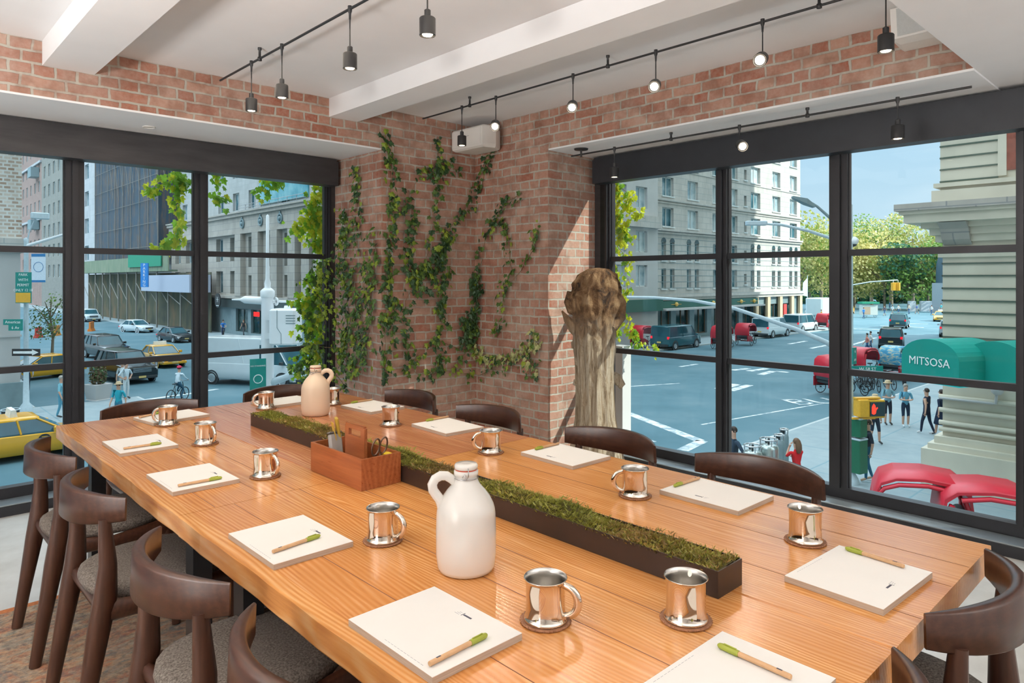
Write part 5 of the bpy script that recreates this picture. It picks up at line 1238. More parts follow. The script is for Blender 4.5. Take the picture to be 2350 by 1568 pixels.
person('cyclist in a bright blue shirt at the far kerb', ptd(512,74), TOWARD+.5, (.02,.20,.62), (.01,.03,.10), 1.75, 'hairD', 'bike', z=GR)
bicycle('bicycle under the cyclist in the bright blue shirt', ptd(512,74), TOWARD+.5)
person('woman in black with a pale bag walking by the dark shopfronts', ptd(559,73), TOWARD-.3, (.02,.02,.025), (.08,.09,.10), 1.70, 'hairB', 'walk', sleeves='none')
# far crowd: small figures in the sunlit plaza
CR = [(1990,747,56,'run',(.7,.25,.2),'leftmost of the nearer pair crossing the plaza'),(1998,747,58,'walk',(.75,.75,.75),'pale figure of the nearer pair crossing the plaza'),
 (2030,721,116,'run',(.15,.12,.15),'dark topped runner in the plaza'),(2048,719,118,'run',(.7,.72,.75),'white shirted runner with blue shorts in the plaza'),(2062,719,120,'run',(.75,.72,.70),'white shirted runner third in the plaza row'),
 (2086,719,122,'walk',(.65,.55,.45),'tan walker in the plaza row'),(2104,719,122,'run',(.12,.2,.45),'navy shirted runner in the plaza row'),(2138,714,118,'walk',(.75,.75,.75),'white clothed walker near the monument'),(2160,703,126,'walk',(.1,.5,.55),'teal shirted walker by the monument base'),
 (2168,703,127,'walk',(.03,.03,.04),'black clothed walker by the monument base'),(2174,702,125,'walk',(.6,.03,.08),'red shirted walker by the monument base'),(2042,700,140,'walk',(.05,.25,.5),'blue shirted figure before the far hedge'),(2094,700,138,'walk',(.02,.25,.5),'bright blue figure before the low park wall'),
 (1982,712,108,'walk',(.05,.3,.75),'figure with a blue cap beside the food cart'),(1818,722,100,'walk',(.15,.35,.5),'blue shirted figure at the lamp lit street end'),(1850,712,105,'walk',(.7,.7,.7),'white shirted figure behind the white vans'),(1868,712,106,'walk',(.75,.55,.5),'pinkish figure behind the white vans'),(1885,715,100,'walk',(.8,.4,.05),'orange vested figure behind the parked vans')]
for px, py, tt, ps, tc_, lb in CR:
    person(lb, ptd(px,tt), R.choice((LEFTD,RIGHT))+R.uniform(-.3,.3), tc_, (.05,.12,.25) if px%4 else (.3,.28,.25), 1.72, R.choice(('hairD','hairB')), ps, near=False, shorts=ps=='run', z=GR)

# ================================================================== street furniture
M['wpole'] = plain('white_painted_metal', (.78,.80,.82), .4, var=.02); M['gpole'] = plain('pale_grey_pole_paint', (.50,.60,.65), .45, var=.06)
M['signgreen'] = plain('street_sign_green', (.0,.24,.20), .5); M['orange'] = plain('signal_amber_housing', (.80,.42,.03), .45); M['white_pl'] = plain('white_equipment_plastic', (.82,.84,.85), .4, var=.02)
# white pole by the left window
c0 = P(614,700,t=12.0)
r = thing('white_street_pole', 'white street pole with a thin spike, outside the left window', 'pole', (c0.x,c0.y,GR))
zz = lambda py, t=12.0: EYE+(642-py)/1580*t-GR
b = MB(); b.lathe([(.22,0),(.22,.5),(.12,.6),(.105,zz(905)),(.105,zz(690)),(.10,zz(668))], 16); b.build('shaft', M['wpole'], r)
b = MB(); b.lathe([(.11,zz(683)),(.12,zz(680)),(.12,zz(668)),(.09,zz(664)),(.05,zz(660)),(.055,zz(650)),(.035,zz(640)),(.030,zz(600)),(.026,zz(495)),(.0,zz(492))], 14); b.build('spike', M['white_pl'], r)
def rvp(x, z, y=0.0): v = RV*x + FV*y; return (v.x, v.y, z)
b = MB(); b.tube([rvp(-.62,zz(688)),rvp(-.48,zz(688)),rvp(-.40,zz(688)),rvp(.0,zz(691)),rvp(.12,zz(692))], [.012,.02,.065,.07,.03], 12); b.build('lamp_arm', M['white_pl'], r)
b = MB(); b.torus(rvp(.15,zz(692)),.06,.018,16,6,0,'x'); b.tube([rvp(.2,zz(692)),rvp(.72,zz(694))], .02, 8); b.build('side_rod', M['white_pl'], r)
b = MB(); b.tube([rvp(.03,zz(880)),rvp(.35,zz(865)),rvp(.75,zz(835)),rvp(1.05,zz(810))], [.07,.06,.05,.05], 10); b.build('diagonal_arm', M['gpole'], r)
r2 = thing('radio_box', 'white plastic equipment box fixed to the white street pole', 'equipment box', (c0.x+RV.x*.27-FV.x*.05, c0.y+RV.y*.27-FV.y*.05, GR+zz(790)), RIGHT)
h_ = zz(708)-zz(790)
b = MB(); b.bevbox(-.17,.30,-.20,.20,0,h_,.05); b.build('case', M['white_pl'], r2)
b = MB()
for k in range(4): b.box(.13,.29,-.204,-.198,h_-.12-.045*k,h_-.105-.045*k)
b.tube([(-.02,-.202,h_-.02),(-.02,-.202,.30),(.05,-.202,.2),(.05,-.202,.02)], .005, 5); b.build('vent_slots', M['granite'], r2)
b = MB(); b.lathe([(.07,h_),(.06,h_+.05),(.0,h_+.05)], 12, 0, True, (.1,0,0)); b.build('cap', M['white_pl'], r2)
b = MB(); b.box(-.28,-.17,-.06,.06,.1,.2); b.box(-.28,-.17,-.06,.06,h_-.2,h_-.1); b.build('bracket', M['white_pl'], r2)
q_ = P(592,870,t=11.6); r = thing('street_notice_sign', 'teal notice sign on the white pole, lower left window', 'sign', tuple(q_)); r.rotation_euler = (0,0,RIGHT+.5)
b = MB(); b.box(-.13,.13,-.01,.01,-.32,.34); b.build('sign_plate', M['signgreen'], r); lettering('NO STANDING', .035, M['white_txt'], r, frame((0,-.012,.22),(1,0,0),(0,0,1)), 'sign_text', .002)
b = MB(); b.torus((0,-.012,0),.07,.008,16,5,0,'y'); b.build('sign_ring', M['white_txt'], r)
# left sign pole
c0 = P(60,950,Z=G); T0 = (c0.x*CA+c0.y*SA); zq = lambda py: EYE+(642-py)/1580*T0-G
r = thing('sign_pole', 'pale blue grey pole with a mast arm at the left edge of the left window', 'pole', (c0.x,c0.y,G))
b = MB(); b.lathe([(.26,0),(.24,.35),(.13,.5),(.10,2),(.09,zq(555)),(.10,zq(548)),(.0,zq(545))], 12); b.build('shaft', M['gpole'], r)
b = MB(); b.tube([rvp(.0,zq(565)),rvp(.3,zq(560)),rvp(1.9,zq(535))], [.08,.07,.05], 8); b.build('mast_arm', M['wpole'], r)
b = MB(); b.tube([rvp(.02,zq(560)),rvp(.15,zq(530)),rvp(.4,zq(503))], .03, 8); b.bevbox(*(lambda v:(v[0]-.25,v[0]+.45,v[1]-.15,v[1]+.15))(rvp(.5,0)), zq(503),zq(488), .06); b.build('luminaire', M['gpole'], r)
def sign(name, label, px0, py0, px1, py1, t_, col, lines, tcol='white_txt', cat='sign', extra=None, tsz=None):
    a = P((px0+px1)/2,(py0+py1)/2,t=t_); w = (px1-px0)/1580*t_/2; h = (py1-py0)/1580*t_/2
    r = thing(name, label, cat, tuple(a), RIGHT)
    b = MB(); b.box(-w,w,-.02,.02,-h,h); b.build('sign_plate', col, r)
    n = len(lines)
    for k, s_ in enumerate(lines):
        if s_: lettering(s_, (tsz or 1.0)*2*h/n*.72, M[tcol], r, frame((0,-.024,h-2*h*(k+.5)/n),(1,0,0),(0,0,1)), 'sign_text', .003)
    return r
Tn = T0-.35
rs = sign('parking_rules_sign','green notice sign over an amber panel on the left street pole',36,625,72,696,Tn,M['signgreen'],['PARK','WITH','PERMIT','ONLY 12 18','',''])
w = 18/1580*Tn; h = 12/1580*Tn; b = MB(); b.box(-w+.02,w-.02,-.03,-.021,-71/2/1580*Tn+.03,-71/2/1580*Tn+2*h); b.build('amber_panel', M['orange'], rs)
sign('street_name_sign','green street name sign reading Americas on the left',8,733,52,746,Tn,M['signgreen'],['Americas'])
sign('street_name_sign','small green sign with a 6 below the Americas sign',20,746,52,759,Tn,M['signgreen'],['6 Av'])
rs = sign('one_way_sign','black and white one way arrow sign on the left pole',28,801,92,817,Tn,plain('black_sign_plate',(.02,.02,.02),.5),[''])
w = 32/1580*Tn; b = MB(); b.prism([(-w+.06,-.05),(-w+.06,.05),(w*.45,.06),(w*.45,.13),(w-.05,0),(w*.45,-.13),(w*.45,-.06)],-.026,-.021,'y'); b.build('arrow', M['white_txt'], rs)
bn = sign('hanging_banner','white and blue banner hanging above the white truck',72,583,105,648,60,plain('white_banner',(.62,.70,.78),.7),[''])
b = MB(); q1 = 16/1580*60; b.box(-q1,q1,-.03,-.021,1.0,1.25); b.box(-q1,q1,-.03,-.021,-1.24,-1.05); b.torus((0,-.025,.1),.42,.02,20,4,0,'y'); b.build('blue_print', plain('blue_print',(.02,.18,.42),.7), bn)
# concrete pot with shrub, small tree, bin, hydrant
q_ = pat(225,917); r = thing('planter_pot', 'square concrete pot with a brown green shrub on the left corner', 'planter', (*q_,G), .4)
b = MB(); b.loft([[(-.40,-.40,0),(.40,-.40,0),(.40,.40,0),(-.40,.40,0)],[(-.36,-.36,.04),(.36,-.36,.04),(.36,.36,.04),(-.36,.36,.04)],[(-.46,-.46,.78),(.46,-.46,.78),(.46,.46,.78),(-.46,.46,.78)]],0,False,True); b.build('pot', M['base_stone'], r)
def clump(mb_, n, cx, cy, cz, rx, rz, size, mats=3, hollow=.4):
    for k in range(n):
        while True:
            v = Vector((R.uniform(-1,1),R.uniform(-1,1),R.uniform(-1,1)))
            if hollow < v.length < 1: break
        c = Vector((cx+v.x*rx, cy+v.y*rx, cz+v.z*rz)); nrm = (v.normalized()+Vector((R.gauss(0,.6),R.gauss(0,.6),R.gauss(0,.6)))).normalized(); u = nrm.orthogonal().normalized(); w_ = nrm.cross(u); a = R.uniform(0,6.28); u2 = u*math.cos(a)+w_*math.sin(a); w2 = nrm.cross(u2); sz = size*R.uniform(.6,1.2)
        mb_.add([c-u2*sz, c-w2*sz*.6, c+u2*sz, c+w2*sz*.6], [(0,1,2,3)], R.randrange(mats))
M['shrubA'] = leaf_mat('shrub_brown', (.10,.06,.03), (.22,.15,.07), .2); M['shrubB'] = leaf_mat('shrub_green', (.04,.09,.03), (.10,.18,.05), .2)
b = MB(); clump(b, 900, 0,0,1.25,.42,.65,.07,3,.1); b.build('shrub', [M['shrubA'],M['shrubB'],M['shrubA']], r)
TL = [leaf_mat('park_leaf_green', (.12,.24,.04), (.24,.38,.07), .3), leaf_mat('park_leaf_olive', (.27,.30,.06), (.42,.42,.11), .35), leaf_mat('park_leaf_gold', (.52,.46,.15), (.68,.60,.24), .35), leaf_mat('park_leaf_dark', (.01,.09,.04), (.03,.16,.07), .2)]
M['bark'] = noise_mat('pale_bark', [(.3,(.14,.10,.07)),(.7,(.34,.28,.20))], 3, 5, .9, (3,3,.6))
def tree(label, x, y, z, h, cr, mats, n=1700, seed=1, leaf=.55, group=None, trunk=True):
    r = thing('tree', label, 'tree', (x,y,z), 0, group); rs = random.Random(seed)
    b = MB(); b.tube([(0,0,0),(.1,.05,h*.35),(-.05,.1,h*.6),(0,0,h*.85)], [h*.02,h*.015,h*.011,.03], 7)
    for k in range(6):
        a = k*1.05; b.tube([(0,0,h*(.3+.06*k)),(math.cos(a)*cr*.4,math.sin(a)*cr*.4,h*(.5+.05*k)),(math.cos(a)*cr*.75,math.sin(a)*cr*.75,h*(.6+.05*k))], [h*.009,h*.006,.02], 5)
    b.build('trunk', M['bark'], r)
    b = MB(); blobs = [(rs.uniform(-.6,.6)*cr, rs.uniform(-.6,.6)*cr, h*rs.uniform(.38,.86), cr*rs.uniform(.32,.52)) for _ in range(13)]
    for bx_, by_, bz_, br_ in blobs:
        mm = rs.choice((0,0,1,1,2))
        for k in range(n//13):
            v = Vector((rs.gauss(0,1),rs.gauss(0,1),rs.gauss(0,1))).normalized(); rr_ = br_*rs.uniform(.72,1.06); c = Vector((bx_,by_,bz_))+v*rr_
            nrm = (v+Vector((rs.gauss(0,.7),rs.gauss(0,.7),rs.gauss(0,.7)))).normalized(); u = nrm.orthogonal().normalized(); w_ = nrm.cross(u); s_ = leaf*rs.uniform(.5,1.1)
            b.add([c-u*s_, c-w_*s_*.7, c+u*s_, c+w_*s_*.7], [(0,1,2,3)], mm if rs.random() < .8 else rs.randrange(3))
    b.build('crown', mats, r); return r
mA = [TL[0],TL[1],TL[2]]; mB = [TL[1],TL[2],TL[2]]; mC = [TL[3],TL[0],TL[0]]
for i, (px, tt, h, cr, ms, lb) in enumerate(((1835,128,18.5,8,mA,'tall park tree touching the lit apartment house edge'),(1885,135,16.5,8,mB,'golden olive park tree left of the thick right mullion'),(1960,150,17.5,8,mB,'golden park tree above the traffic camera'),
    (2000,165,21.5,9,mA,'tall green park tree behind the golden ones'),(2045,170,23.5,9,mA,'tallest park tree in the middle of the right pane'),(2095,160,20.5,9,mA,'green park tree right of the tallest one'),(2150,155,19.5,9,mB,'golden park tree against the stone building cornice'),
    (2030,142,13.5,7,mB,'bright low park tree over the food cart'),(2085,138,13.0,7,mC,'dark green park tree above the traffic lights'),(2130,140,12.0,6.5,mB,'bright low park tree left of the monument'),(2175,136,14,6.5,mC,'dark tree behind the monument statue'),(1858,140,12,6,mC,'dark low tree beyond the parked vans'),(1920,150,14,7,mA,'park tree hidden behind the thick mullion'))):
    q_ = ptd(px,tt); tree(lb, q_[0], q_[1], GR, h, cr, ms, 4200 if i < 11 else 1800, 10+i, .36, 'trees in the park')
b = MB()
for i in range(12):
    q_ = P(1830+32*i,700,t=178+6*(i%3)); clump(b, 420, q_.x, q_.y, GR+5, 8, 7.5, 1.0, 3, .0)
tag(b.build('park_thicket', [TL[3],TL[3],TL[0]]), 'deep green foliage mass behind the park trees', 'foliage', kind='stuff')
q_ = ptd(118,30.5+18); tree('young street tree with thin green leaves left of the mullion', q_[0], q_[1], G, 5.6, 1.5, [M['shrubB'],M['shrubB'],TL[0]], 420, 77, .12)
# monument, cart, walls, flag
r = thing('monument', 'grey stone monument pedestal with a dark statue in the park', 'monument', (*ptd(2160,128),GR)); b = MB(); b.box(-1.5,1.5,-1.5,1.5,0,1.2); b.box(-1.2,1.2,-1.2,1.2,1.2,5.5); b.build('pedestal', plain('dark_grey_stone',(.25,.30,.34),.8), r)
b = MB(); b.tube([(0,0,5.5),(0,.1,7),(.3,0,9),(.2,0,11.4)], [.9,.8,.9,.3], 8); b.tube([(0,0,9.5),(1.2,-.4,10.2),(1.4,-.5,11.2)], [.4,.3,.1], 6); b.build('statue', plain('dark_bronze',(.02,.06,.09),.5), r)
for k, (a_, c_) in enumerate(((2085,2100),(2112,2142))):
    A = P(a_,700,t=133); B2 = P(c_,700,t=133); b = MB(); d = (B2-A).normalized(); s_ = Vector((-d.y,d.x,0))*.3; A.z = B2.z = GR
    b.loft([[tuple(A-s_),tuple(A+s_),tuple(A+s_+Vector((0,0,2))),tuple(A-s_+Vector((0,0,2)))],[tuple(B2-s_),tuple(B2+s_),tuple(B2+s_+Vector((0,0,2))),tuple(B2-s_+Vector((0,0,2)))]],0,False,True); tag(b.build('low_park_wall', plain('pale_park_wall_%d'%k,(.45,.50,.54),.8)), 'pale low stone wall at the park edge, '+('left and shorter' if k == 0 else 'longer, beside the monument'), 'wall')
r = thing('food_cart', 'small green and white food cart at the park edge', 'cart', (*ptd(1993,112),GR), RIGHT); b = MB(); b.box(-1.2,1.2,-.6,.6,.4,2.0); b.build('cart_body', plain('pale_cart',(.6,.62,.58),.6), r); b = MB(); b.box(-1.4,1.4,-.8,.8,2.2,2.5); b.build('cart_roof', M['shed_green'], r); b = MB(); b.box(-1.0,0,-.62,-.6,.5,1.7); b.build('menu_panel', plain('tan_panel',(.5,.36,.25),.7), r)
for x in (-.8,.8): b = MB(); wheel(b, x, -.55, .3); b.build('wheel', M['tire'], r)
# white tent-like truck
r = thing('box_truck', 'white box truck beyond the parked vans', 'truck', (*at(1882,735),GR), .1); b = MB(); b.bevbox(-3,2,-1.2,1.2,.8,3.4,.2); b.build('cargo_box', PT['white'], r); b = MB(); b.bevbox(2.05,3.8,-1.1,1.1,.6,2.5,.3); b.build('truck_cab', PT['white'], r)
for x in (-2,2.9):
    for y in (-1.1,1.1): b = MB(); b.lathe([(0,-.15),(.45,-.15),(.45,.15),(0,.15)], 14, 0, True, (0,0,0), False, Matrix.Translation((x,y,.45)) @ Matrix.Rotation(PI/2,4,'X')); b.build('wheel', M['tire'], r)
r = thing('flag_banner', 'white flag hanging on a thin pole before the park trees', 'flag', (*ptd(1853,110),GR)); b = MB(); b.tube([(0,0,0),(0,0,6.8)], .05, 6); b.build('flag_pole', M['gpole'], r); b = MB(); b.prism([(0,3.4),(-.8,3.6),(-.7,5.6),(0,6.4)], -.05, .05, 'y', 0, Matrix.Rotation(RIGHT,4,'Z')); b.build('flag_cloth', M['white_txt'], r)
# far traffic lights on an arm
c0 = P(1952,700,t=85); r = thing('far_signal_pole', 'thin far pole with a curved arm crossing the park trees', 'pole', (c0.x,c0.y,GR)); zf = lambda py: EYE+(642-py)/1580*85-GR
b = MB(); b.tube([(0,0,0),(0,0,zf(640))], .12, 8); b.tube([rvp(0,zf(655)),rvp(2.5,zf(647)),rvp(5.8,zf(643))], .07, 8); b.build('pole_and_arm', M['gpole'], r)
for k, px in enumerate((2050,2061)):
    q_ = P(px,658,t=84.6); r = thing('traffic_light', ('left' if k == 0 else 'right')+' one of the twin amber traffic lights hanging before the park', 'traffic light', (q_.x,q_.y,q_.z), LEFTD+.8*k)
    b = MB(); b.bevbox(-.2,.2,-.22,.22,-.5,.5,.05); b.build('housing', M['orange'], r); b = MB(); b.tube([(0,0,.5),(0,0,.8)], .04, 6); b.build('hanger', M['gpole'], r)
    for z_ in (-.3,0,.3): b = MB(); b.lathe([(.13,-.23),(.13,-.30),(.11,-.30),(.0,-.235)], 12, 0, True, (0,0,0), False, Matrix.Translation((0,0,z_)) @ Matrix.Rotation(-PI/2,4,'X') ); b.build('lens', M['dkplastic'], r)
# near signal pole in the right window
c0 = P(1949,1108,Z=G); T1 = c0.x*CA+c0.y*SA; zp = lambda py: EYE+(642-py)/1580*T1-G
r = thing('corner_signal_pole', 'pale grey corner pole beside the thick mullion of the right window', 'pole', (c0.x,c0.y,G))
b = MB(); b.lathe([(.28,0),(.26,.12),(.14,.35),(.115,1),(.10,zp(600)),(.09,zp(470)),(.0,zp(468))], 14); b.build('shaft', M['gpole'], r)
b = MB(); b.tube([rvp(0,zp(815)),rvp(-.7,zp(785)),rvp(-1.6,zp(755)),rvp(-3.4,zp(708)),rvp(-4.6,zp(690)),rvp(-5.8,zp(683)),rvp(-6.6,zp(682))], [.085,.075,.065,.055,.048,.04,.035], 10); b.build('long_mast_arm', M['gpole'], r)
b = MB(); b.tube([rvp(0,zp(560)),rvp(-.5,zp(548)),rvp(-1.2,zp(530)),rvp(-2.0,zp(516)),rvp(-2.5,zp(514))], [.05,.05,.045,.04,.03], 8); b.bevbox(-.30,.30,-.12,.12,-.06,.07,.03,0,Matrix.Translation(rvp(-2.75,zp(513))) @ Matrix.Rotation(LEFTD,4,'Z')); b.build('lower_street_lamp', M['gpole'], r)
b = MB(); b.tube([rvp(0,zp(560)),rvp(-.25,zp(530)),rvp(-.6,zp(498)),rvp(-.95,zp(474)),rvp(-1.1,zp(466))], [.05,.05,.045,.04,.03], 8); b.loft([[rvp(-1.05,zp(472)+.02,-.10),rvp(-1.05,zp(472)-.06,-.1),rvp(-1.05,zp(472)-.06,.10),rvp(-1.05,zp(472)+.02,.10)],[rvp(-1.3,zp(463)+.08,-.16),rvp(-1.3,zp(463)-.08,-.16),rvp(-1.3,zp(463)-.08,.16),rvp(-1.3,zp(463)+.08,.16)],[rvp(-1.68,zp(453)+.03,-.08),rvp(-1.68,zp(453)-.03,-.08),rvp(-1.68,zp(453)-.03,.08),rvp(-1.68,zp(453)+.03,.08)]],0,False,True); b.build('upper_street_lamp', M['granite'], r)
b = MB(); b.ball(rvp(.13,zp(553)),.14,12,8,0,None,(1,1,.9)); b.build('camera_dome', M['white_pl'], r); b = MB(); b.ball(rvp(.13,zp(560)),.09,10,6); b.build('camera_lens', M['dkplastic'], r)
q_ = P(2000,938,t=T1-.3); r = thing('pedestrian_signal', 'amber pedestrian signal showing a red hand', 'signal', tuple(q_), RIGHT+.12)
b = MB(); b.bevbox(-.18,.36,-.12,.14,-.26,.26,.03); b.bevbox(-.48,-.15,-.16,.16,-.22,.28,.03); b.build('housing', M['orange'], r)
b = MB(); b.box(-.5,.25,-.05,.12,.28,.33); b.box(-.60,.1,-.04,.04,-.30,-.25); b.build('bracket', M['orange'], r)
b = MB(); b.box(-.13,.32,-.145,-.119,-.20,.21); b.build('signal_face', plain('dark_signal_face',(.02,.05,.06),.3), r)
b = MB(); M['redhand'] = emis('red_signal_hand', (1,.05,.03), 1.6)
b.prism([(-.09,-.12),(-.03,-.15),(.03,-.12),(.05,-.02),(.10,.04),(.08,.07),(.03,.03),(.02,.12),(-.005,.13),(-.01,.16),(-.035,.17),(-.05,.14),(-.07,.12),(-.09,.06)],-.152,-.146,'y'); b.build('red_hand', M['redhand'], r)
for k, (y0_, y1_, w0_, lb) in enumerate(((962,1002,.17,'upper dark green control box on the corner pole'),(1010,1085,.19,'larger lower green control box on the corner pole'))):
    q_ = P(1971,y1_,t=T1-.2); h_ = (y1_-y0_)/1580*T1; r = thing('control_box', lb, 'control box', tuple(q_), RIGHT+.5); b = MB(); b.bevbox(-w0_,w0_,-.16,.16,0,h_,.02); b.build('box_body', plain('dark_green_box_%d'%k,(.012,.14,.07),.5), r); b = MB(); b.bevbox(-w0_-.01,w0_+.01,-.17,.17,h_,h_+.05,.02); b.build('box_lid', M['gpole'], r)
sign('street_name_sign','green W 58 St sign with a white block on the corner pole',1955,840,2026,855,T1-.35,M['signgreen'],['W 58 ST'])
rs = sign('street_name_sign','upright green sign above the W 58 sign',1952,798,1969,836,T1-.35,M['signgreen'],['6','AV'],tsz=.6); rs.rotation_euler = (0,0,RIGHT+.7)
# steel gas tanks
def tank(label, px, tt, rad_, h_, mat):
    q_ = ptd(px,tt); r = thing('gas_tank', label, 'tank', (*q_,G)); b = MB(); b.lathe([(0,.05),(rad_*.9,.05),(rad_,.10),(rad_,h_-.12),(rad_*.9,h_-.03),(rad_*.5,h_),(0,h_)], 24); b.build('cylinder', mat, r)
    b = MB(); b.torus((0,0,h_+.14), rad_*.86, .022, 24, 6)
    for k in range(4): a = PI/4+PI/2*k; b.tube([(rad_*.8*math.cos(a),rad_*.8*math.sin(a),h_-.06),(rad_*.86*math.cos(a),rad_*.86*math.sin(a),h_+.14)], .018, 6)
    b.build('handling_ring', M['chrome'], r)
    b = MB(); b.tube([(0,0,h_),(0,0,h_+.16)], .03, 8); b.tube([(.08,.05,h_),(.08,.05,h_+.1),(.16,.05,h_+.1)], .015, 6); b.ball((-.1,.02,h_+.08),.04,8,5); b.build('valves', M['dkplastic'], r)
    b = MB(); b.torus((0,0,.06), rad_*.98, .03, 20, 6); b.build('base_ring', M['tire'], r); return r
M['tankst'] = noise_mat('brushed_tank_steel', [(.3,(.30,.38,.38)),(.7,(.55,.60,.56))], 2, 3, .3, (6,6,.4), .05, .002, .8)
tank('large steel gas tank on the left, beside the man in the navy polo', 1727, 18.7, .26, 1.36, M['tankst']); tank('large steel gas tank on the right of the pair', 1764, 19.0, .27, 1.46, M['tankst'])
tank('slimmer dark gas tank behind the right steel tank', 1788, 20.2, .16, 1.30, M['granite']); tank('slim dark gas tank farthest right with its own ring', 1799, 20.9, .14, 1.32, M['granite'])
# bin at lower left
q_ = ptd(24,27); r = thing('litter_bin', 'dark wire litter bin on the left corner pavement', 'bin', (*q_,G)); b = MB(); b.lathe([(.22,0),(.30,.85),(.31,.88)], 20, 0, True, (0,0,0), True); b.build('basket', M['dkplastic'], r); b = MB(); b.torus((0,0,.9),.31,.025,20,6); b.build('rim', M['gpole'], r)
# construction barriers on the avenue island
for k, (px, py, c_, lb) in enumerate(((210,760,(.8,.22,.03),'orange construction barrier left of the white suv lane'),(88,775,(.62,.05,.03),'red and white construction barrier behind the one way sign pole'),(130,770,(.8,.30,.05),'orange barrier next to the young street tree'))):
    q_ = at(px,py); r = thing('construction_barrier', lb, 'barrier', (*q_,GR), RIGHT+.3); b = MB(); b.prism([(-.25,0),(.25,0),(.10,.35),(.08,1.1),(-.08,1.1),(-.10,.35)], -.75, .75, 'y'); b.build('barrier_body', plain('barrier_%d'%k, c_, .6), r); b = MB(); b.box(-.262,-.248,-.7,.7,.05,.25); b.build('reflective_strip', M['white_txt'], r)
# ================================================================== ivy
def leaf_shape(s):
    """five lobed ivy leaf in its own plane, stalk at the origin"""
    p = [(0,0),(.22,-.12),(.46,.02),(.34,.26),(.50,.52),(.24,.56),(0,1.0),(-.24,.56),(-.50,.52),(-.34,.26),(-.46,.02),(-.22,-.12)]
    return [(x*s*.95,y*s) for x,y in p]
def add_leaf(mb_, c, nrm, up, s, mat):
    n = Vector(nrm).normalized(); u = Vector(up); u = (u - n*u.dot(n)); u = u.normalized() if u.length > 1e-4 else n.orthogonal().normalized(); r_ = u.cross(n)
    pts = leaf_shape(s); vs = [Vector(c)+n*s*.10+u*s*.3] + [Vector(c)+r_*x+u*y-n*(abs(x)*.25) for x,y in pts]
    k = len(pts); mb_.add(vs, [(0,i+1,(i+1)%k+1) for i in range(k)], mat, False)
def vine(label, strands, nrm_of, dens=1.0, size=.042, mix=(0,0,0,1,1,2), stand=.015, spread=.03, seed=0, name='ivy_vine', mats=None, group='ivy vines on the brick corner', stemr=.0025):
    """strands = lists of world points on a wall; nrm_of(point) = outward direction there"""
    rs = random.Random(seed); r = thing(name, label, 'ivy', (0,0,0), 0, group); sb = MB(); lb_ = MB()
    for st in strands:
        pts = []
        for a, c in zip(st[:-1], st[1:]):
            n = max(2, int((c-a).length/.05))
            for i in range(n): pts.append(a.lerp(c, i/n))
        pts.append(st[-1])
        pts = [p + nrm_of(p)*stand + Vector((rs.gauss(0,.006),rs.gauss(0,.006),rs.gauss(0,.006))) for p in pts]
        # keep clear of the wall after the jitter
        sb.tube([tuple(p) for p in pts], [stemr*(1.3-.8*i/len(pts)) for i in range(len(pts))], 5)
        L = sum((c-a).length for a, c in zip(pts[:-1], pts[1:])); k = int(L*dens*74)
        for _ in range(k):
            p = pts[rs.randrange(len(pts)-1)]; nn = nrm_of(p); tang = nn.cross(Vector((0,0,1))).normalized()
            c = p + tang*rs.gauss(0,spread) + Vector((0,0,rs.gauss(0,spread))) + nn*rs.uniform(.008,.045)
            n2 = (nn + tang*rs.gauss(0,.55) + Vector((0,0,rs.gauss(.15,.4)))).normalized(); up = Vector((0,0,-1)) + tang*rs.gauss(0,.7) + nn*rs.uniform(0,.5)
            add_leaf(lb_, c, n2, up, size*rs.uniform(.55,1.25), rs.choice(mix))
    sb.build('stem', M['stem'], r); lb_.build('leaves', mats or [M['leafA'],M['leafB'],M['leafC'],M['leafV']], r); return r
NB = Vector((0,-1,0)); NR = Vector((-1,0,0))
def wp(px, py):
    if px < 873: return P(px,py,X=2.96)
    if px < 1090: return P(px,py,Y=BY)
    return P(px,py,X=BX)
def wn(p):
    if p.y > BY+.02: return Vector((-1,0,0))
    if p.x < BX-.03: return NB
    return NR
def S(*a): return [wp(*q) for q in a]
vine('ivy vine climbing highest beside the left blind box end, long straight strand', [S((880,300),(886,345),(897,400),(893,440),(897,470),(888,500),(893,545),(886,600),(880,650),(885,700),(880,760),(885,820),(878,880)), S((892,455),(905,500),(898,540),(905,580)), S((886,620),(900,680),(895,740),(905,800))], wn, 1.0, .050, seed=1)
vine('ivy vine with a fork below the corner speaker, left wall', [S((1003,322),(1003,370),(1006,400),(998,440),(995,480),(990,520),(985,560),(975,600),(955,640),(930,690),(925,740),(935,790),(925,850)), S((1006,380),(975,392),(950,420),(935,450),(922,480),(905,510)), S((1003,372),(1035,385),(1058,398))], wn, 1.0, .048, seed=2)
vine('ivy vine in the middle of the left brick face', [S((950,495),(930,520),(935,560),(925,600),(935,640),(955,660),(975,680)), S((1020,520),(1010,560),(1000,600),(1020,630),(1005,660),(985,640),(960,600)), S((945,620),(965,610),(990,625),(1010,600)), S((1010,650),(1005,700),(1010,740),(995,790),(1005,840),(985,870))], wn, 1.5, .050, seed=3)
vine('ivy vine slanting down from behind the corner speaker across the corner', [S((1130,345),(1122,380),(1108,420),(1100,440)) + S((1088,452),(1070,475),(1045,500),(1025,530),(1010,560),(1018,600)), S((1125,390),(1108,400)), S((1030,540),(1015,580),(1000,610))], wn, .95, .044, seed=4)
vine('ivy vine on the right brick face hanging from its upper bend', [S((1192,450),(1165,462),(1150,490),(1135,515),(1120,545),(1108,580),(1105,620),(1098,650)), S((1150,490),(1160,520),(1168,545)), S((1105,640),(1095,670),(1100,700),(1095,740),(1110,770))], wn, .95, .042, seed=5)
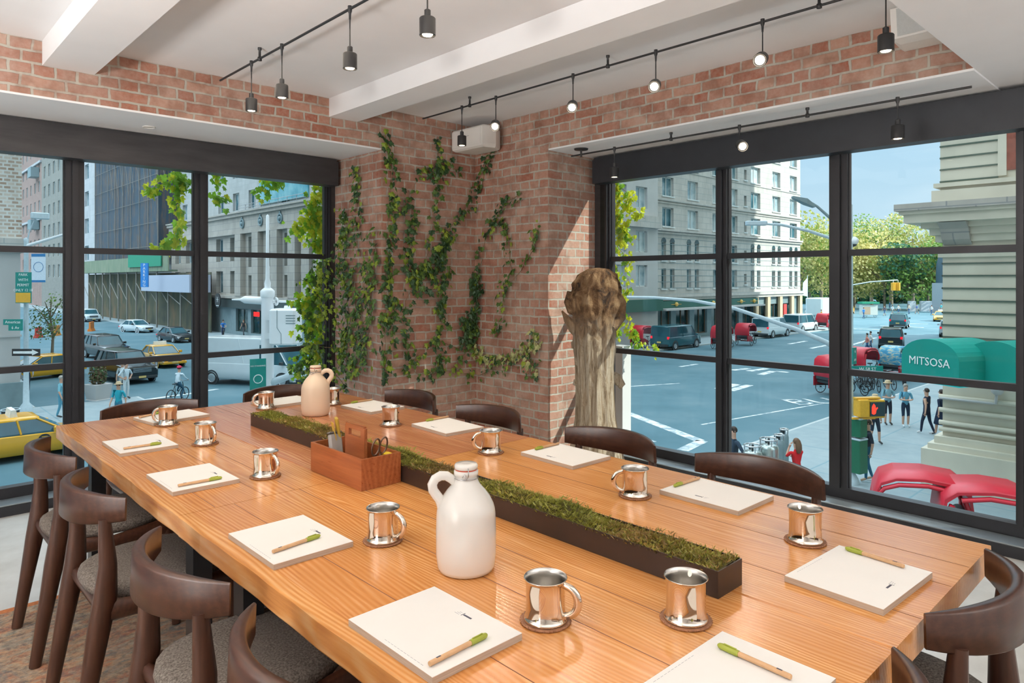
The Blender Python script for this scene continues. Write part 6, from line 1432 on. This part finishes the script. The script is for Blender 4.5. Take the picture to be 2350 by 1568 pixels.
vine('ivy vine with light leaves in the middle of the right brick face', [S((1160,515),(1168,550),(1172,590),(1176,620),(1165,650),(1158,690),(1162,720),(1145,750),(1130,770)), S((1240,520),(1228,570),(1205,605),(1185,640),(1170,650))], wn, .95, .040, mix=(1,1,2,0,1), seed=6)
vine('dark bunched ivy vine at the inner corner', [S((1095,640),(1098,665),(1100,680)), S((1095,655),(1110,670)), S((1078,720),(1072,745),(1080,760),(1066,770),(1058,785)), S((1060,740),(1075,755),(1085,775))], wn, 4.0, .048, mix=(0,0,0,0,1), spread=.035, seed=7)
vine('low ivy vine with pale variegated leaves running right toward the reveal', [S((1092,790),(1105,812),(1125,828),(1150,828),(1180,820),(1205,805),(1225,795),(1250,780)), S((1235,760),(1222,785),(1215,800)), S((1210,810),(1225,835),(1235,860))], wn, 1.8, .042, mix=(3,3,3,1,2,0), seed=8)
vine('thin low ivy vine across the foot of the left brick face', [S((1085,860),(1040,852),(1000,850),(960,860),(930,850),(905,845)), S((1080,780),(1050,800),(1020,790),(985,780),(965,800),(945,830),(920,845)), S((1090,790),(1060,815),(1035,850))], wn, .6, .044, mix=(0,1,1,2), seed=9)
vine('thin ivy tendril low on the right face above the chair backs', [S((1100,860),(1125,850),(1160,850),(1195,840)), S((1240,830),(1215,845),(1225,870))], wn, .5, .036, mix=(0,1,1), seed=10)
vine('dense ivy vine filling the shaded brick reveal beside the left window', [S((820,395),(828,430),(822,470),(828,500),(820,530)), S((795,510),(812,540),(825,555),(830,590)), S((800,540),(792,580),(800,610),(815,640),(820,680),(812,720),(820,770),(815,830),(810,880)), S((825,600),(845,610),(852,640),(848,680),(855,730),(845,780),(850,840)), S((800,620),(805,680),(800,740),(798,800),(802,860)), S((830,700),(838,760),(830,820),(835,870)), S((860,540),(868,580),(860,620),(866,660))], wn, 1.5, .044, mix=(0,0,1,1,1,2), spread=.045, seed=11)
# ivy in front of the left jamb, hanging free from the wall
def wj(px, py): return P(px,py,Y=5.16)
vine('ivy strands spreading over the dark left window jamb', [[wj(782,540),wj(775,580),wj(780,620),wj(768,660),wj(775,700)], [wj(765,700),wj(770,740),wj(782,760),wj(775,800),wj(782,850)], [wj(790,520),wj(780,500),wj(765,490)], [wj(700,800),wj(720,790),wj(745,795),wj(770,800),wj(790,830)], [wj(690,855),wj(715,840),wj(745,845),wj(765,860)], [wj(720,620),wj(735,660),wj(730,700),wj(745,740),wj(735,780)], [wj(745,600),wj(748,650),wj(740,700)], [wj(770,860),wj(790,890),wj(800,860)]], lambda p: NB, 1.25, .042, mix=(1,1,2,2,0), spread=.04, seed=12)
# sunlit climbers outside the glass
def oL(px, py, d=5.75): return P(px,py,Y=d)
def oR(px, py, d=4.95): return P(px,py,X=d)
mY = [M['leafG'],M['leafG'],M['leafY'],M['leafY']]
vine('sunlit yellow green climber outside the left window by the dark jamb', [[oL(738,425),oL(732,450),oL(722,490),oL(728,520),oL(735,560),oL(738,600)], [oL(720,440),oL(712,470),oL(720,510)], [oL(728,500),oL(705,515),oL(680,522),oL(655,525)], [oL(735,560),oL(720,550),oL(700,560)], [oL(738,640),oL(725,680),oL(730,720),oL(715,740),oL(700,750)], [oL(738,760),oL(725,790),oL(738,830)], [oL(715,700),oL(690,690),oL(672,700)]], lambda p: NB, 3.2, .058, mix=(0,1,2,2,3), spread=.045, seed=21, mats=mY, group='sunlit climbers outside the windows')
vine('darker climber mass outside the lower left window right of the white box', [[oL(735,660),oL(715,690),oL(700,740),oL(710,780)], [oL(728,620),oL(712,650),oL(690,640)], [oL(740,780),oL(710,800),oL(690,830),oL(665,850)], [oL(740,700),oL(720,740),oL(700,770)], [oL(735,820),oL(715,840),oL(690,845)]], lambda p: NB, 3.0, .055, mix=(0,0,1,1,2), spread=.05, seed=22, mats=[M['leafB'],M['leafG'],M['leafY'],M['leafA']], group='sunlit climbers outside the windows')
vine('trailing leaves hanging outside the top of the middle left pane', [[oL(490,398),oL(500,420),oL(497,450),oL(508,465),oL(525,468)], [oL(600,408),oL(612,425),oL(595,440),(oL(580,445))], [oL(640,412),oL(630,425),oL(612,440)], [oL(618,420),oL(645,415)]], lambda p: NB, 1.5, .055, mix=(0,1,1,2), spread=.03, seed=23, mats=mY, group='sunlit climbers outside the windows')
vine('trailing leaves hanging outside left of the second mullion', [[oL(400,390),oL(405,430),oL(400,470),oL(408,510),oL(402,550),oL(390,572)], [oL(405,430),oL(425,412),oL(430,440)], [oL(400,400),oL(375,405),oL(345,438),oL(325,440)], [oL(395,555),oL(370,565),oL(345,575)]], lambda p: NB, 1.9, .055, mix=(0,1,2,3), spread=.025, seed=24, mats=mY, group='sunlit climbers outside the windows')
vine('bright yellow climber outside the left edge of the right window', [[oR(1418,415),oR(1425,460),oR(1418,500),oR(1430,540),(oR(1420,580))], [oR(1425,430),oR(1450,450),oR(1465,465)], [oR(1430,470),oR(1460,490),oR(1485,500)], [oR(1420,500),oR(1440,545),oR(1470,552)], [oR(1418,560),oR(1440,590),oR(1465,600)]], lambda p: NR, 2.3, .050, mix=(1,2,3,3), spread=.035, seed=25, mats=mY, group='sunlit climbers outside the windows')
vine('lower yellow climber outside the right window beside the driftwood', [[oR(1420,620),oR(1415,660),oR(1430,690),oR(1425,720),oR(1420,760)], [oR(1445,640),oR(1440,680),oR(1430,710),oR(1445,740),oR(1465,775),oR(1480,790)], [oR(1420,700),oR(1415,740),oR(1418,780)], [oR(1490,795),oR(1505,800),oR(1515,790)]], lambda p: NR, 1.7, .048, mix=(1,2,3,3), spread=.03, seed=26, mats=mY, group='sunlit climbers outside the windows')
# pale outer ledge with fallen climber leaves below the left window
b = MB(); b.box(-6, 4.62, 5.47, 6.05, -.55, -.35); struct('trim_14', b, M['kerb'])
q_ = P(1424,800,X=4.85); b = MB(); b.box(4.80,4.92,q_.y-.06,q_.y+.065,G,.87); struct('trim_15', b, M['base_stone'])
rs = random.Random(5); b = MB()
for k in range(90): add_leaf(b, (rs.uniform(-.4,1.6), rs.uniform(5.52,6.0), -.345+rs.uniform(0,.05)), (rs.gauss(0,.3),rs.gauss(0,.3),1), (rs.gauss(0,1),rs.gauss(0,1),.1), .06, rs.randrange(3))
tag(b.build('ledge_leaves', [M['leafG'],M['leafB'],M['leafY']]), 'scattered green climber leaves on the pale outer ledge', 'leaves', kind='stuff')
# ================================================================== sub-parts sit under the part they belong to
NEST = dict(bulb='lamp_head', badge='grille', printed_mark='barrel', rubber_seal='stopper', logo='paper_stack', small_print='paper_stack', licence_plate='bumper', grille_bars='grille', sign_text='sign_plate',
    sign_ring='sign_plate', amber_panel='sign_plate', arrow='sign_plate', blue_print='sign_plate', star='disc', red_hand='signal_face', nose='body', eye='body', ear='body', mouth='body', fingers='body', long_hair='hair',
    menu_panel='cart_body', awning_text='canopy', camera_lens='camera_dome', pivot_screw='blade', graduations='ruler_blade', ruler_numbers='ruler_blade', valves='cylinder', vent_slots='case', lens='housing',
    plank_seam='tabletop', sign_letter='sign_board', sign_letters='sign_board', case_lid='case_body', moss='moss_bed', passenger_seat='cab_panel', reflective_strip='barrier_body', side_mirror='car_body', headlight='car_body', tail_lamp='car_body')
stem_ = lambda n: n.split('.')[0]
for root in [o for o in bpy.data.objects if o.parent is None and o.type == 'EMPTY']:
    kids = list(root.children)
    for k in kids:
        tgt = NEST.get(stem_(k.name))
        if tgt is None: continue
        c = [x for x in kids if stem_(x.name) == tgt and x is not k]
        if c: k.parent = c[0]
    for k in [x for x in kids if stem_(x.name) == 'emblem_letter']:
        c = [x for x in kids if stem_(x.name) == 'door_emblem']
        if c: k.parent = min(c, key=lambda x: (Vector(x.bound_box[0])-Vector(k.bound_box[0])).length)
# ================================================================== camera, light, world
cam = bpy.data.cameras.new('camera'); cam.sensor_width = 36; cam.lens = 1580/2350*36; cam.shift_y = -(784-642)/2350; cam.clip_end = 2000
co = bpy.data.objects.new('camera', cam); COL.objects.link(co); co.location = (0,0,EYE); co.rotation_euler = (PI/2, 0, math.radians(46.5-90)); sc.camera = co
def lamp(kind, name, loc, energy, color, size=.2, rot=None, sy=None):
    d = bpy.data.lights.new(name, kind); d.energy = energy; d.color = color
    if kind == 'AREA':
        d.size = size
        if sy: d.shape = 'RECTANGLE'; d.size_y = sy
    elif kind != 'SUN': d.shadow_soft_size = size
    o = bpy.data.objects.new(name, d); COL.objects.link(o); o.location = loc
    if rot: o.rotation_euler = rot
    return o
sun = lamp('SUN', 'sun', (0,0,60), 5.2, (1,.93,.82)); sun.data.angle = math.radians(.6)
sd = Vector((.42,-.70,.55)).normalized(); sun.rotation_euler = sd.to_track_quat('Z','Y').to_euler()
# added unseen fill lights behind the camera and over the table, no such fixtures
lamp('AREA', 'ceiling_fill', (.2,-1.7,2.46), 30, (1,.95,.89), 3.6, None, 3.4)  # fill added overhead behind the camera, no lit ceiling there
lamp('AREA', 'rear_fill', (-3.9,.6,1.4), 60, (1,.95,.90), 4.0, (0,-PI/2,0), 1.9)  # fill added before the blank rear wall, which has no window
for i, (x, y, e) in enumerate(((.3,2.3,6),(2.0,1.6,5),(1.2,3.4,7))):
    lamp('AREA', 'overhead_fill', (x,y,2.63), e, (1,.86,.68), 1.3)  # soft fill added above the table without any fixture
for i, (x, y, e) in enumerate(((-1.6,1.7,250),(-2.8,2.6,22),(2.6,-2.4,75))):
    lamp('AREA', 'uplight_fill', (x,y,1.45), e, (1,.97,.94), .9, (PI,0,0))  # upward fill added to brighten the ceiling, no floor lamps stand here
w = bpy.data.worlds.new('sky'); sc.world = w; w.use_nodes = True; nt = w.node_tree; nt.nodes.clear()
out = nt.nodes.new('ShaderNodeOutputWorld'); bg = nt.nodes.new('ShaderNodeBackground'); tc = nt.nodes.new('ShaderNodeTexCoord')
sx = nt.nodes.new('ShaderNodeSeparateXYZ'); nt.links.new(tc.outputs['Generated'], sx.inputs[0])
rp = nt.nodes.new('ShaderNodeValToRGB'); e = rp.color_ramp.elements
e[0].position = 0.0; e[0].color = (.50,.60,.66,1); e[1].position = 1.0; e[1].color = (2.5,2.75,2.95,1)
x1 = e.new(.12); x1.color = (.40,.53,.63,1); x2 = e.new(.28); x2.color = (.32,.50,.66,1); x3 = e.new(.48); x3.color = (2.1,2.4,2.7,1)
nt.links.new(sx.outputs[2], rp.inputs[0])
mp = nt.nodes.new('ShaderNodeMapping'); mp.inputs['Scale'].default_value = (2,2,9); nt.links.new(tc.outputs['Generated'], mp.inputs[0])
nz = nt.nodes.new('ShaderNodeTexNoise'); nz.inputs['Scale'].default_value = 2.2; nz.inputs['Detail'].default_value = 6; nt.links.new(mp.outputs[0], nz.inputs['Vector'])
r2 = nt.nodes.new('ShaderNodeValToRGB'); r2.color_ramp.elements[0].position = .48; r2.color_ramp.elements[1].position = .78
r2.color_ramp.elements[1].color = (.55,.55,.55,1); nt.links.new(nz.outputs[0], r2.inputs[0])
mx = nt.nodes.new('ShaderNodeMix'); mx.data_type = 'RGBA'; nt.links.new(r2.outputs[0], mx.inputs[0]); nt.links.new(rp.outputs[0], mx.inputs[6]); mx.inputs[7].default_value = (.60,.66,.70,1)
nt.links.new(mx.outputs[2], bg.inputs[0]); bg.inputs[1].default_value = 1.15; nt.links.new(bg.outputs[0], out.inputs[0])
vs_ = sc.view_settings; sc.display_settings.display_device = 'sRGB'; vs_.view_transform = 'Standard'; vs_.look = 'None'; vs_.exposure = 0.35; vs_.gamma = 1.0; vs_.use_curve_mapping = False
cy = sc.cycles; cy.max_bounces = 8; cy.diffuse_bounces = 4; cy.glossy_bounces = 4; cy.transmission_bounces = 4; cy.transparent_max_bounces = 14; cy.caustics_reflective = False; cy.caustics_refractive = False; cy.sample_clamp_indirect = 4.0; cy.use_denoising = True; cy.adaptive_threshold = .02
